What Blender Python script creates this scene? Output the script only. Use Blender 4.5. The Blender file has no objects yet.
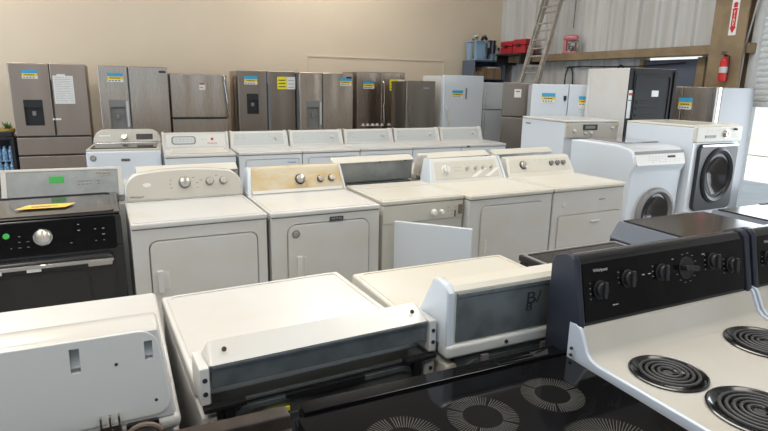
import bpy, bmesh, math, random
from mathutils import Matrix, Vector
random.seed(7)
R = math.radians
SC = bpy.context.scene
COL = SC.collection
# ---------------------------------------------------------------- camera
CAMH = 1.64
cd = bpy.data.cameras.new('camera'); cam = bpy.data.objects.new('camera', cd); COL.objects.link(cam)
cd.sensor_width = 36; cd.lens = 36 * 561 / 768; cd.clip_start = .05; cd.clip_end = 300
_p, _r = R(13.2), R(1.05)
_fw = Vector((0, math.cos(_p), -math.sin(_p))); _up0 = Vector((0, math.sin(_p), math.cos(_p))); _x = Vector((1, 0, 0))
_ri = math.cos(_r) * _x + math.sin(_r) * _up0; _up = -math.sin(_r) * _x + math.cos(_r) * _up0
M4_ = Matrix.Identity(4)
for i in range(3):
    M4_[i][0] = _ri[i]; M4_[i][1] = _up[i]; M4_[i][2] = -_fw[i]
M4_[2][3] = CAMH
cam.matrix_world = M4_
SC.camera = cam
# ---------------------------------------------------------------- view, world, lights
SC.view_settings.view_transform = 'Standard'; SC.view_settings.look = 'None'
SC.view_settings.exposure = 0.40; SC.view_settings.gamma = 1; SC.view_settings.use_curve_mapping = False
wd = bpy.data.worlds.new('daylight'); SC.world = wd; wd.use_nodes = True
bg = wd.node_tree.nodes['Background']; bg.inputs[0].default_value = (.66, .83, 1, 1); bg.inputs[1].default_value = .85
ROOM = R(25)
def rw(n, m, z=0):           # room coordinates to world coordinates
    return Vector((n * math.cos(ROOM) - m * math.sin(ROOM), n * math.sin(ROOM) + m * math.cos(ROOM), z))
def area(name, loc, target, sx, sy, power, colr):
    l = bpy.data.lights.new(name, 'AREA'); l.shape = 'RECTANGLE'; l.size = sx; l.size_y = sy; l.energy = power; l.color = colr
    o = bpy.data.objects.new(name, l); COL.objects.link(o); o.location = loc
    o.rotation_euler = (Vector(target) - Vector(loc)).to_track_quat('-Z', 'Y').to_euler()
    return o
OVERHEAD = ((-1.5, -.6, 2.6, 26), (2.6, -.6, 2.6, 26), (-1.8, 2.9, 2.8, 62), (3.0, 2.9, 2.8, 62), (-2.2, 8.9, 1.6, 44), (3.4, 8.9, 1.6, 40))  # unseen overhead fill, added; the last pair is there to light the back wall
for (n_, m_, l_, p_) in OVERHEAD:
    area('overhead_fill', rw(n_, m_, 4.9), rw(n_, m_, 0), 1.4, l_, p_, (1, .94, .86))
area('left_door_daylight', rw(-6.9, 5.2, 2.2), rw(0, 5.0, .9), 4.5, 3.2, 150, (.66, .82, 1))
area('right_door_daylight', rw(7.0, 2.8, 1.2), rw(0, 3.5, .4), 3.3, 1.6, 60, (.85, .93, 1))
sl = bpy.data.lights.new('sun', 'SUN'); sl.energy = 4.0; sl.angle = R(.6); sl.color = (1, .96, .9)
so = bpy.data.objects.new('sun', sl); COL.objects.link(so); so.rotation_euler = (-Vector((.45, .20, -.85))).to_track_quat('Z', 'Y').to_euler()

# ---------------------------------------------------------------- materials
def nt(name):
    m = bpy.data.materials.new(name); m.use_nodes = True
    return m, m.node_tree, m.node_tree.nodes['Principled BSDF']
def mat(name, c, rough=.4, metal=0, spec=.5, coat=0, noise=0, nscale=8, bump=0, bscale=60, c2=None, stretch=None, alpha=1, emit=None, trans=0):
    m, t, b = nt(name); N = t.nodes; L = t.links
    b.inputs['Base Color'].default_value = (*c, 1); b.inputs['Roughness'].default_value = rough
    b.inputs['Metallic'].default_value = metal; b.inputs['Specular IOR Level'].default_value = spec
    b.inputs['Coat Weight'].default_value = coat; b.inputs['Coat Roughness'].default_value = .08
    b.inputs['Transmission Weight'].default_value = trans
    if noise or stretch or bump:
        tc = N.new('ShaderNodeTexCoord'); mp = N.new('ShaderNodeMapping'); L.new(tc.outputs['Object'], mp.inputs[0])
        if stretch: mp.inputs['Scale'].default_value = stretch
    if noise:
        nz = N.new('ShaderNodeTexNoise'); nz.inputs['Scale'].default_value = nscale; nz.inputs['Detail'].default_value = 5
        L.new(mp.outputs[0], nz.inputs[0])
        mx = N.new('ShaderNodeMix'); mx.data_type = 'RGBA'
        cc = c2 or tuple(v * (1 - noise) for v in c)
        mx.inputs[6].default_value = (*c, 1); mx.inputs[7].default_value = (*cc, 1)
        rp = N.new('ShaderNodeMapRange'); rp.inputs[1].default_value = .42; rp.inputs[2].default_value = .68
        L.new(nz.outputs[0], rp.inputs[0]); L.new(rp.outputs[0], mx.inputs[0]); L.new(mx.outputs[2], b.inputs['Base Color'])
    if bump:
        nb = N.new('ShaderNodeTexNoise'); nb.inputs['Scale'].default_value = bscale; L.new(mp.outputs[0], nb.inputs[0])
        bp = N.new('ShaderNodeBump'); bp.inputs['Strength'].default_value = bump; bp.inputs['Distance'].default_value = .01
        L.new(nb.outputs[0], bp.inputs['Height']); L.new(bp.outputs[0], b.inputs['Normal'])
    if emit:
        b.inputs['Emission Color'].default_value = (*c, 1); b.inputs['Emission Strength'].default_value = emit
    return m
def steel(name, c, rough=.33):
    m, t, b = nt(name); N = t.nodes; L = t.links
    b.inputs['Metallic'].default_value = 1; b.inputs['Base Color'].default_value = (*c, 1)
    tc = N.new('ShaderNodeTexCoord'); mp = N.new('ShaderNodeMapping'); mp.inputs['Scale'].default_value = (90, 90, 1.2)
    L.new(tc.outputs['Object'], mp.inputs[0]); nz = N.new('ShaderNodeTexNoise'); nz.inputs['Scale'].default_value = 3; L.new(mp.outputs[0], nz.inputs[0])
    mr = N.new('ShaderNodeMapRange'); mr.inputs[3].default_value = rough - .02; mr.inputs[4].default_value = rough + .04
    L.new(nz.outputs[0], mr.inputs[0]); L.new(mr.outputs[0], b.inputs['Roughness'])
    mp2 = N.new('ShaderNodeMapping'); mp2.inputs['Scale'].default_value = (2.6, 2.6, .12); L.new(tc.outputs['Object'], mp2.inputs[0])
    n2 = N.new('ShaderNodeTexNoise'); n2.inputs['Scale'].default_value = 1.6; n2.inputs['Detail'].default_value = 0; L.new(mp2.outputs[0], n2.inputs[0])
    bp = N.new('ShaderNodeBump'); bp.inputs['Strength'].default_value = .8; bp.inputs['Distance'].default_value = .05
    L.new(n2.outputs[0], bp.inputs['Height']); L.new(bp.outputs[0], b.inputs['Normal'])
    return m
MT = {}
MT['enamel'] = mat('white_enamel', (.66, .66, .655), .25, coat=.2, noise=.05, nscale=3, c2=(.64, .62, .58))
MT['cream'] = mat('cream_enamel', (.67, .655, .60), .3, coat=.15, noise=.1, nscale=4, c2=(.66, .615, .52))
MT['cool'] = mat('daylit_cool_white_enamel', (.67, .72, .78), .25, coat=.3)  # cool white; bluish daylight from the left is put into the colour
MT['plastic'] = mat('white_plastic', (.68, .68, .66), .35)
MT['greyplastic'] = mat('pale_grey_plastic', (.50, .48, .43), .38)
MT['beigeplastic'] = mat('beige_plastic', (.60, .58, .52), .4)
MT['yellowed'] = mat('yellowed_plastic', (.60, .53, .39), .42, noise=.3, nscale=5, c2=(.54, .38, .16), stretch=(1, 1, 2))
MT['panelblue'] = mat('control_panel_grey', (.54, .57, .58), .4)
MT['steel'] = steel('brushed_stainless', (.47, .40, .34), .27)
MT['darksteel'] = steel('slate_stainless', (.28, .245, .215), .34)
MT['warmsteel'] = steel('slate_brown_stainless', (.38, .315, .27), .36)
MT['lightsteel'] = steel('light_stainless', (.62, .58, .53), .28)
MT['chrome'] = mat('chrome', (.75, .75, .75), .12, 1)
MT['galv'] = mat('galvanised_steel', (.20, .225, .235), .34, .45, noise=.3, nscale=14, bump=.04, bscale=20)
MT['galvlight'] = mat('pale_galvanised_steel', (.34, .36, .36), .35, .6, noise=.15, nscale=14)
MT['black'] = mat('black_enamel', (.012, .012, .014), .16, coat=.5)
MT['blackglass'] = mat('black_glass', (.005, .005, .006), .07, spec=.2)
MT['smoke'] = mat('smoked_glass', (.035, .032, .032), .12, spec=.4)
MT['blackplastic'] = mat('black_plastic', (.016, .016, .018), .4)
MT['navy'] = mat('dark_blue_black_plastic', (.022, .026, .042), .45)
MT['charcoal'] = mat('charcoal_enamel', (.028, .029, .034), .35, spec=.35)
MT['brown'] = mat('sooty_brown_enamel', (.045, .033, .027), .35, noise=.5, nscale=14)
MT['grey'] = mat('mid_grey', (.22, .22, .22), .45)
MT['sidegrey'] = mat('grey_cabinet_paint', (.17, .175, .185), .45)
MT['coil'] = mat('coil_grey', (.045, .045, .048), .5)
MT['mark'] = mat('printed_grey_marks', (.075, .073, .07), .3)
MT['faint'] = mat('faint_printed_disc', (.007, .007, .007), .08, spec=.2)
MT['red'] = mat('red_paint', (.60, .02, .02), .35)
MT['redplastic'] = mat('red_plastic', (.42, .02, .03), .4)
MT['white'] = mat('paper_white', (.80, .80, .78), .7)
MT['skyblue'] = mat('sticker_blue', (.05, .38, .68), .6)
MT['yellow'] = mat('sticker_yellow', (.85, .60, .03), .6)
MT['bright_yellow'] = mat('tag_yellow', (.90, .80, .02), .6)
MT['tag'] = mat('amber_paper', (.85, .55, .10), .6)
MT['green'] = mat('green_sticker', (.05, .42, .08), .6)
MT['ink'] = mat('dark_ink', (.03, .03, .035), .6)
MT['greyink'] = mat('grey_ink', (.22, .22, .24), .6)
MT['inkred'] = mat('red_ink', (.5, .03, .03), .6)
MT['inkblue'] = mat('blue_ink', (.05, .12, .45), .6)
MT['silverink'] = mat('silver_ink', (.5, .5, .5), .4)
MT['wall'] = mat('tan_painted_wall', (.75, .64, .50), .85, noise=.1, nscale=.7, c2=(.71, .60, .47))
MT['corr'] = mat('white_corrugated_sheet', (.60, .60, .59), .6, noise=.1, nscale=2, c2=(.50, .49, .47), stretch=(1, 4, .3))
MT['girt'] = mat('tan_steel', (.30, .22, .13), .65, noise=.25, nscale=5)
MT['concrete'] = mat('concrete', (.30, .29, .27), .8, noise=.25, nscale=2.5, bump=.05)
MT['outconcrete'] = mat('outdoor_concrete', (.62, .60, .56), .85, noise=.15, nscale=2)
MT['slats'] = mat('roll_up_slats', (.72, .74, .74), .45)
MT['alu'] = mat('weathered_aluminium', (.48, .45, .41), .5, .35, noise=.25, nscale=12)
MT['slateblue'] = mat('slate_blue_paint', (.10, .12, .17), .6)
MT['binblue'] = mat('blue_bin_plastic', (.22, .36, .52), .5)
MT['shelfgrey'] = mat('blue_grey_shelf', (.10, .13, .18), .55)
MT['cardboard'] = mat('cardboard', (.36, .22, .12), .85, noise=.2, nscale=9)
MT['pink'] = mat('pink_enamel', (.55, .18, .20), .3, coat=.4)
MT['leaf'] = mat('leaf_green', (.08, .18, .04), .6)
MT['potyellow'] = mat('yellow_pot', (.65, .42, .10), .5)
MT['water'] = mat('water_bottle_blue', (.10, .28, .50), .2, noise=.8, nscale=40, c2=(.5, .6, .7))
MT['hose'] = mat('brown_hose', (.20, .15, .12), .5)
MT['ceil'] = mat('ceiling_insulation', (.62, .60, .56), .9)
MT['overhead_glow'] = mat('overhead_panel_glow', (1, .95, .86), .5, emit=2)  # glow of the added ceiling panels
MT['glass'] = mat('lid_glass', (.20, .20, .21), .08, coat=1)
MT['rubber'] = mat('rubber_grey', (.10, .10, .105), .6)
MT['deepblack'] = mat('matt_black', (.007, .007, .008), .55, spec=.25)

# ---------------------------------------------------------------- mesh builder
def rr(x0, x1, z0, z1, r, k=5, rs=None):
    r4 = rs or (r, r, r, r)      # bottom-left, bottom-right, top-right, top-left
    pts = []
    for (cx, cz, a, q) in ((x0, z0, 180, r4[0]), (x1, z0, 270, r4[1]), (x1, z1, 0, r4[2]), (x0, z1, 90, r4[3])):
        ox = cx + (q if cx == x0 else -q); oz = cz + (q if cz == z0 else -q)
        if q <= 0: pts.append((cx, cz)); continue
        for i in range(k + 1):
            t = R(a + 90 * i / k); pts.append((ox + q * math.cos(t), oz + q * math.sin(t)))
    return pts
class MB:
    def __init__(s): s.bm = bmesh.new()
    def _merge(s, b, mi=0, M=None):
        if M is not None: bmesh.ops.transform(b, matrix=M, verts=b.verts)
        for f in b.faces: f.material_index = mi; f.smooth = len(f.verts) <= 4
        me = bpy.data.meshes.new('tmp'); b.to_mesh(me); b.free(); s.bm.from_mesh(me); bpy.data.meshes.remove(me)
        return s
    def box(s, x0, x1, y0, y1, z0, z1, bev=0, seg=2, mi=0, M=None):
        b = bmesh.new(); bmesh.ops.create_cube(b, size=1)
        for v in b.verts: v.co = Vector(((x0 + x1) / 2 + v.co.x * (x1 - x0), (y0 + y1) / 2 + v.co.y * (y1 - y0), (z0 + z1) / 2 + v.co.z * (z1 - z0)))
        if bev: bmesh.ops.bevel(b, geom=b.edges[:], offset=bev, segments=seg, profile=.5, affect='EDGES')
        return s._merge(b, mi, M)
    def prism(s, pts, axis, a, b_, bev=0, seg=2, mi=0, M=None):
        # pts in the plane perpendicular to axis: x -> (y,z), y -> (x,z), z -> (x,y)
        b = bmesh.new()
        def P(p, t): return {'x': (t, p[0], p[1]), 'y': (p[0], t, p[1]), 'z': (p[0], p[1], t)}[axis]
        A = [b.verts.new(P(p, a)) for p in pts]; B = [b.verts.new(P(p, b_)) for p in pts]
        n = len(pts)
        b.faces.new(A); b.faces.new(B[::-1])
        for i in range(n): b.faces.new((A[i], B[i], B[(i + 1) % n], A[(i + 1) % n]))
        bmesh.ops.recalc_face_normals(b, faces=b.faces[:])
        if bev:
            caps = [f for f in b.faces if len(f.verts) == n]
            es = set(e for f in caps for e in f.edges)
            bmesh.ops.bevel(b, geom=list(es), offset=bev, segments=seg, profile=.5, affect='EDGES')
        return s._merge(b, mi, M)
    def ring(s, outer, inner, axis, a, b_, mi=0, M=None):
        b = bmesh.new(); n = len(outer)
        def P(p, t): return {'x': (t, p[0], p[1]), 'y': (p[0], t, p[1]), 'z': (p[0], p[1], t)}[axis]
        o1 = [b.verts.new(P(p, a)) for p in outer]; o2 = [b.verts.new(P(p, b_)) for p in outer]
        i1 = [b.verts.new(P(p, a)) for p in inner]; i2 = [b.verts.new(P(p, b_)) for p in inner]
        for k in range(n):
            j = (k + 1) % n
            for q in ((o1[k], o1[j], i1[j], i1[k]), (o2[k], o2[j], i2[j], i2[k]), (o1[k], o1[j], o2[j], o2[k]), (i1[k], i1[j], i2[j], i2[k])): b.faces.new(q)
        bmesh.ops.recalc_face_normals(b, faces=b.faces[:])
        return s._merge(b, mi, M)
    def lathe(s, prof, seg=32, mi=0, M=None):    # prof (r, z) around z
        b = bmesh.new(); rings = []
        for r_, z_ in prof:
            if r_ < 1e-6: rings.append([b.verts.new((0, 0, z_))])
            else: rings.append([b.verts.new((r_ * math.cos(2 * math.pi * i / seg), r_ * math.sin(2 * math.pi * i / seg), z_)) for i in range(seg)])
        for u, v in zip(rings, rings[1:]):
            for i in range(seg):
                j = (i + 1) % seg
                if len(u) == 1 and len(v) > 1: b.faces.new((u[0], v[i], v[j]))
                elif len(v) == 1 and len(u) > 1: b.faces.new((u[i], v[0], u[j]))
                elif len(u) > 1: b.faces.new((u[i], v[i], v[j], u[j]))
        bmesh.ops.recalc_face_normals(b, faces=b.faces[:])
        return s._merge(b, mi, M)
    def cyl(s, r_, z0, z1, seg=24, bev=0, mi=0, M=None):
        pr = [(0, z0), (r_ - bev, z0), (r_, z0 + bev), (r_, z1 - bev), (r_ - bev, z1), (0, z1)] if bev else [(0, z0), (r_, z0), (r_, z1), (0, z1)]
        return s.lathe(pr, seg, mi, M)
    def tube(s, pts, r_, seg=8, mi=0, M=None):
        b = bmesh.new(); pts = [Vector(p) for p in pts]; prev = None; up = Vector((0, 0, 1))
        for i, p in enumerate(pts):
            d = (pts[min(i + 1, len(pts) - 1)] - pts[max(i - 1, 0)]).normalized()
            u = d.cross(up)
            if u.length < .1: u = d.cross(Vector((1, 0, 0)))
            u.normalize(); v = u.cross(d)
            ring = [b.verts.new(p + r_ * (math.cos(2 * math.pi * k / seg) * u + math.sin(2 * math.pi * k / seg) * v)) for k in range(seg)]
            if prev:
                for k in range(seg): b.faces.new((prev[k], prev[(k + 1) % seg], ring[(k + 1) % seg], ring[k]))
            else: b.faces.new(ring[::-1])
            prev = ring
        b.faces.new(prev); bmesh.ops.recalc_face_normals(b, faces=b.faces[:])
        return s._merge(b, mi, M)
    def shear_y(s, k, z0):
        for v in s.bm.verts: v.co.y += k * (v.co.z - z0)
        return s
    def build(s, name, mats, parent=None, loc=None, label=None):
        me = bpy.data.meshes.new(name); s.bm.to_mesh(me); s.bm.free()
        if not isinstance(mats, (list, tuple)): mats = [mats]
        for m in mats: me.materials.append(MT[m] if isinstance(m, str) else m)
        me.set_sharp_from_angle(angle=R(35))
        o = bpy.data.objects.new(name, me); COL.objects.link(o)
        if parent: o.parent = parent
        if loc: o.location = loc
        if label: o['label'] = label
        return o
def cut(o, *cutters):
    """carve real recesses out of a part (cutters are MB in the same space)"""
    for c in cutters:
        me = bpy.data.meshes.new('c'); c.bm.to_mesh(me); c.bm.free()
        co = bpy.data.objects.new('c', me); COL.objects.link(co); co.matrix_world = o.matrix_world
        co.parent = o.parent; co.location = o.location
        md = o.modifiers.new('b', 'BOOLEAN'); md.operation = 'DIFFERENCE'; md.object = co; md.solver = 'EXACT'
        bpy.context.view_layer.update()
        dg = bpy.context.evaluated_depsgraph_get()
        nm = bpy.data.meshes.new_from_object(o.evaluated_get(dg))
        o.modifiers.clear(); old = o.data; o.data = nm; nm.name = o.name
        bpy.data.objects.remove(co); bpy.data.meshes.remove(me); bpy.data.meshes.remove(old)
    return o
def text(body, size, parent, M, m='ink', name='lettering', squash=1, vertical=False, ext=.0006):
    c = bpy.data.curves.new('t', 'FONT'); c.body = body; c.size = size; c.extrude = ext; c.align_x = 'CENTER'; c.align_y = 'CENTER'
    if vertical: c.space_line = .82
    o = bpy.data.objects.new('t', c); COL.objects.link(o); bpy.context.view_layer.update()
    me = bpy.data.meshes.new_from_object(o.evaluated_get(bpy.context.evaluated_depsgraph_get()))
    bpy.data.objects.remove(o); me.materials.clear(); me.materials.append(MT[m])
    me.transform(M @ Matrix.Diagonal((squash, 1, 1, 1)))
    t = bpy.data.objects.new(name, me); COL.objects.link(t); t.parent = parent
    return t
FRONT = Matrix.Rotation(R(90), 4, 'X')                 # text lying in xy -> standing, read from -y
BACKF = Matrix.Rotation(R(180), 4, 'Z') @ FRONT        # read from +y
T = Matrix.Translation
def root(name, label, cat, loc=(0, 0, 0), rz=0, group=None):
    o = bpy.data.objects.new(name, None); o.empty_display_size = .1; COL.objects.link(o)
    o.location = loc; o.rotation_euler = (0, 0, rz); o['label'] = label; o['category'] = cat
    if group: o['group'] = group
    return o
def tag(o, label, cat, group=None, kind=None):
    o['label'] = label; o['category'] = cat
    if group: o['group'] = group
    if kind: o['kind'] = kind
    return o
def struct(o): o['kind'] = 'structure'; return o
def place(o, px, py, deg, w, d, corner='FL', away=False, z=0):
    """put a thing so that its floor-plan corner (as the photo shows it) stands at px, py. FL / FR = the
    left / right end of its front edge seen from the camera side; away=True: it turns its back to the camera,
    and then px, py is the corner of its REAR edge nearest the camera (L or R)."""
    c, s = math.cos(R(deg)), math.sin(R(deg))
    sx = 1 if corner[1] == 'L' else -1
    sy = 1
    o.location = (px + sx * w / 2 * c - sy * d / 2 * s, py + sx * w / 2 * s + sy * d / 2 * c, z)
    o.rotation_euler = (0, 0, R(deg + (180 if away else 0)))
    return o
def dup(o, parent=None):
    c = o.copy(); COL.objects.link(c); c.parent = parent
    for ch in o.children: dup(ch, c)
    return c

# ---------------------------------------------------------------- the building
# built in room coordinates (x = n, y = m), every shell object turned by ROOM
def sh(mb, name, m):
    o = mb.build(name, m); o.rotation_euler = (0, 0, ROOM); return struct(o)
NR, MBK, ZC = 7.4, 10.2, 5.2
sh(MB().box(-7.2, NR, -4, MBK + .2, -.1, 0), 'floor', 'concrete')
sh(MB().box(-7.2, NR + .2, MBK, MBK + .2, 0, ZC), 'wall_back', 'wall')
sh(MB().box(-7.4, -7.2, 7.6, MBK + .2, 0, ZC).box(-7.4, -7.2, -4, 2.8, 0, ZC).box(-7.4, -7.2, 2.8, 7.6, 3.9, ZC), 'wall_left', 'corr')
sh(MB().box(-7.4, -3.5, -4.2, -4, 0, ZC).box(3.5, NR + .2, -4.2, -4, 0, ZC).box(-3.5, 3.5, -4.2, -4, 3.4, ZC), 'wall_front', 'corr')
sh(MB().box(-7.4, NR + .2, -4.2, MBK + .2, ZC, ZC + .15), 'ceiling', 'ceil')
def corrugated(y0, y1, z0, z1):
    pts = [(NR + .1, y0)]; y = y0; prof = []
    while y < y1:
        for dy, dx in ((0, 0), (.17, 0), (.195, -.035), (.255, -.035), (.28, 0)):
            if y + dy < y1: prof.append((NR + dx, y + dy))
        y += .305
    prof.append((NR, y1))
    return [(NR + .1, y0)] + prof + [(NR + .1, y1)]
w_ = MB()
w_.prism(corrugated(6.45, MBK, 0, ZC), 'z', 0, ZC).prism(corrugated(5.5, 6.45, 0, ZC), 'z', 2.10, ZC)
w_.prism(corrugated(4.78, 5.5, 0, ZC), 'z', 0, ZC).prism(corrugated(.9, 4.78, 0, ZC), 'z', 3.6, ZC).prism(corrugated(-4, .9, 0, ZC), 'z', 0, ZC)
sh(w_, 'wall_right', 'corr')
sh(MB().box(NR - .24, NR - .036, 5.18, MBK, 2.10, 2.22).box(NR - .24, NR - .036, 4.70, 4.74, 2.10, 2.22), 'trim_1', 'girt')
# tan steel column: two flanges and a web
sh(MB().box(NR - .33, NR - .305, 4.72, 5.17, 0, ZC).box(NR - .03, NR - .005, 4.72, 5.17, 0, ZC).box(NR - .305, NR - .03, 4.93, 4.96, 0, ZC), 'trim_2', 'girt')
# slate blue steel door under the girt, in its tan frame
dr = sh(MB().box(NR - .02, NR + .05, 5.52, 6.43, 0, 2.06, .004), 'door_1', 'slateblue')
sh(MB().box(NR - .06, NR + .08, 6.43, 6.50, 0, 2.08).box(NR - .06, NR + .08, 5.40, 5.52, 0, 2.08), 'trim_3', 'girt')
# roll-up door: track, curtain half open
sh(MB().box(NR - .10, NR + .05, 4.68, 4.78, 0, 4.2, .006).box(NR - .10, NR + .05, .9, 1.0, 0, 4.2, .006), 'trim_4', 'slats')
cu = MB(); z = 1.50
while z < 3.7:
    cu.prism([(NR - .02, z), (NR - .045, z + .025), (NR - .045, z + .05), (NR - .02, z + .072), (NR, z + .072), (NR, z)], 'y', 1.0, 4.69); z += .075
cu.box(NR - .06, NR + .01, 1.0, 4.69, 1.44, 1.50, .008)
sh(cu, 'door_2', 'slats')
sh(MB().box(NR, 30, -12, 20, -.12, -.02), 'floor_outside', 'outconcrete')
sh(MB().box(15, 15.3, -10, 18, 0, 3.2).box(14.95, 15, -10, 18, .0, .35), 'wall_outside', 'outconcrete')
# faint board outline on the tan wall
sh(MB().ring([(3.15, .3), (6.05, .3), (6.05, 2.12), (3.15, 2.12)], [(3.17, .32), (6.03, .32), (6.03, 2.10), (3.17, 2.10)], 'y', MBK - .012, MBK - .001), 'trim_5', 'wall')
for k, (n_, m_, l_, p_) in enumerate(OVERHEAD):
    sh(MB().box(n_ - .8, n_ + .8, m_ - l_ / 2 - .1, m_ + l_ / 2 + .1, 5.02, 5.2, .01), 'overhead_panel_%d' % (k + 1), 'overhead_glow')  # unseen glowing panels added above the overhead area lights

# ---------------------------------------------------------------- laundry machines
def face(yb, zb, yt, zt):
    a = math.atan2(zt - zb, yt - yb)
    return T((0, yb, zb)) @ Matrix.Rotation(a, 4, 'X'), math.hypot(yt - yb, zt - zb)
def cabinet(o, w, d, h, m='enamel', topm=None, door=None, r=.03, bev=.008, seam=True):
    """body, top panel and (set into a real gap) the door of a laundry machine"""
    c = MB().box(-w / 2, w / 2, -d / 2, d / 2, 0, h - .034, bev).build('cabinet', m, o)
    t = MB().box(-w / 2 - .001, w / 2 + .001, -d / 2 - .010, d / 2, h - .031, h, .009, 3)
    t.ring(rr(-w / 2 + .012, w / 2 - .012, -d / 2 + .004, d / 2 - .17, .03), rr(-w / 2 + .024, w / 2 - .024, -d / 2 + .016, d / 2 - .182, .025), 'z', h - .001, h + .003)
    t.build('top_panel', topm or m, o)
    MB().box(-w / 2 + .006, w / 2 - .006, -d / 2 + .004, d / 2 - .004, h - .036, h - .029).build('seam', 'rubber', o)
    if door:
        x0, x1, z0, z1 = door
        cut(c, MB().ring(rr(x0 - .007, x1 + .007, z0 - .007, z1 + .007, r + .007), rr(x0, x1, z0, z1, r), 'y', -d / 2 - .02, -d / 2 + .022))
        MB().prism(rr(x0, x1, z0, z1, r), 'y', -d / 2 - .007, -d / 2 + .002, .003).build('door', m, o)
    return c
def knob(o, M, r_=.022, skirt='plastic', grip='plastic', name='knob', h_=.022, dial=None):
    b = MB().cyl(r_ * 1.22, 0, .004, 28, .001, 0, M)
    b.lathe([(0, .003), (r_, .003), (r_ * .96, h_), (r_ * .8, h_ + .003), (0, h_ + .003)], 28, 1, M)
    b.box(-r_ * .16, r_ * .16, -r_ * .86, r_ * .86, h_, h_ + .009, .002, 2, 1, M)
    return b.build(name, [skirt, grip], o)
def marks(o, M, x0, x1, y0, y1, nx, ny, m='greyink', wdt=.012, name='printed_marks', skip=.25):
    b = MB()
    for i in range(nx):
        for j in range(ny):
            if random.random() < skip: continue
            x = x0 + (x1 - x0) * (i + .5) / nx; y = y0 + (y1 - y0) * (j + .5) / ny; q = wdt * random.uniform(.5, 1) / 2
            b.box(x - q, x + q, y - .0013, y + .0013, .0002, .0012, M=M)
    if len(b.bm.verts): b.build(name, m, o)
def console(o, w, d, h, top=.16, dep=.16, tdep=.07, m='plastic', fascia=None, taper=0, fin=.03, ends=None, bev=.012, fname='fascia', low=.02):
    """backguard of a washer or dryer; returns the matrix of its sloping face and the height of that face"""
    yf, yb = d / 2 - dep, d / 2 - .01
    b = MB().prism([(yf, h), (yb, h), (yb, h + top - .01), (yb - .012, h + top), (d / 2 - tdep, h + top), (d / 2 - tdep - .012, h + top - .012)], 'x', -w / 2 + .004, w / 2 - .004, bev, 3)
    if taper:
        for v in b.bm.verts: v.co.x *= 1 - taper * max(0, v.co.z - h) / top
    b.build('console', m, o)
    M, L = face(yf, h, d / 2 - tdep - .012, h + top - .012)
    if fascia:
        q = MB().prism(rr(-w / 2 + fin, w / 2 - fin, low, L - .008, .012), 'z', -.001, .003, .001, M=M)
        if taper:
            for v in q.bm.verts: v.co.x *= 1 - taper * max(0, v.co.z - h) / top
        q.build(fname, fascia, o)
    if ends:
        for s in (-1, 1):
            e = MB().prism([(yf - .01, h - .002), (yb + .002, h - .002), (yb + .002, h + top), (yb - .01, h + top + .008), (d / 2 - tdep - .012, h + top + .008), (d / 2 - tdep - .022, h + top - .004)], 'x', s * (w / 2 - .006) - .012, s * (w / 2 - .006) + .012, .005)
            if taper:
                for v in e.bm.verts: v.co.x *= 1 - taper * max(0, v.co.z - h) / top
            e.build('end_cap', ends, o)
    return M @ T((0, 0, .003)), L
def bar_handle(o, x, y, z, m, hh=.10, name='handle', wd=.022):
    b = MB().prism(rr(x - wd / 2, x + wd / 2, z - hh / 2, z + hh / 2, .006), 'y', y - .022, y + .002, .004)
    b.prism(rr(x + wd / 2, x + wd / 2 + .030, z - hh / 2 + .012, z + hh / 2 - .006, .012), 'y', y - .0035, y + .001, .002)
    return b.build(name, m, o)

# --- middle row, left to right ------------------------------------------------
# white dryer with the arched grey console
def arched_dryer():
    w, d, h = .705, .70, .92
    o = root('clothes_dryer', 'white dryer with arched grey console and three silver knobs, right of the black dryer', 'dryer')
    cabinet(o, w, d, h, door=(-w / 2 + .085, w / 2 - .06, .20, .815), r=.04)
    sh_ = .35; yb = d / 2 - .14
    arch = [(-w / 2 + .004, h)] + [(-w / 2 + .004 + .10 * (1 - math.cos(t)), h + .065 + .10 * math.sin(t)) for t in [R(90) * i / 7 for i in range(8)]]
    top_ = [(x, h + .165 + .017 * (1 - (2 * x / (w - .2)) ** 2)) for x in [(-.5 + i / 10) * (w - .24) for i in range(1, 10)]]
    right = [(-x, z) for x, z in arch[::-1]]
    out = arch + top_ + right
    MB().prism(out, 'y', yb, yb + .075, .012, 3).shear_y(sh_, h).build('console', 'enamel', o)
    inn = [(x * .975, h + .012 + (z - h) * .90) for x, z in out]
    MB().prism(inn, 'y', yb - .004, yb + .01, .003).shear_y(sh_, h).build('fascia', 'greyplastic', o)
    Mf, L = face(yb - .004, h, yb - .004 + sh_ * .15, h + .15)
    for x, y, q in ((-.005, .105, .030), (.145, .105, .021), (.230, .105, .021)):
        knob(o, Mf @ T((x, y, 0)), q, 'grey', 'lightsteel', 'dial' if q > .025 else 'knob')
    for k, (a, b_) in enumerate(((-.085, .125), (-.09, .10), (-.085, .075), (.05, .135), (.07, .10), (.07, .07), (.095, .115), (.19, .14))):
        marks(o, Mf, a - .012, a + .012, b_ - .002, b_ + .002, 1, 1, 'ink', .02, skip=0)
    text('Whirlpool', .018, o, Mf @ T((-.285, .032, .0006)), 'ink', 'logo')
    MB().lathe([(0, .0), (.018, .0), (.016, .003), (0, .004)], 20, M=Mf @ T((-.225, .10, 0)) @ Matrix.Diagonal((1.4, .8, 1, 1))).build('badge', 'plastic', o)
    bar_handle(o, -w / 2 + .125, -d / 2 - .005, .60, 'plastic', .12, wd=.030)
    return place(o, -1.292, 2.764, 26.7, w, d)
arched_dryer()

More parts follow.
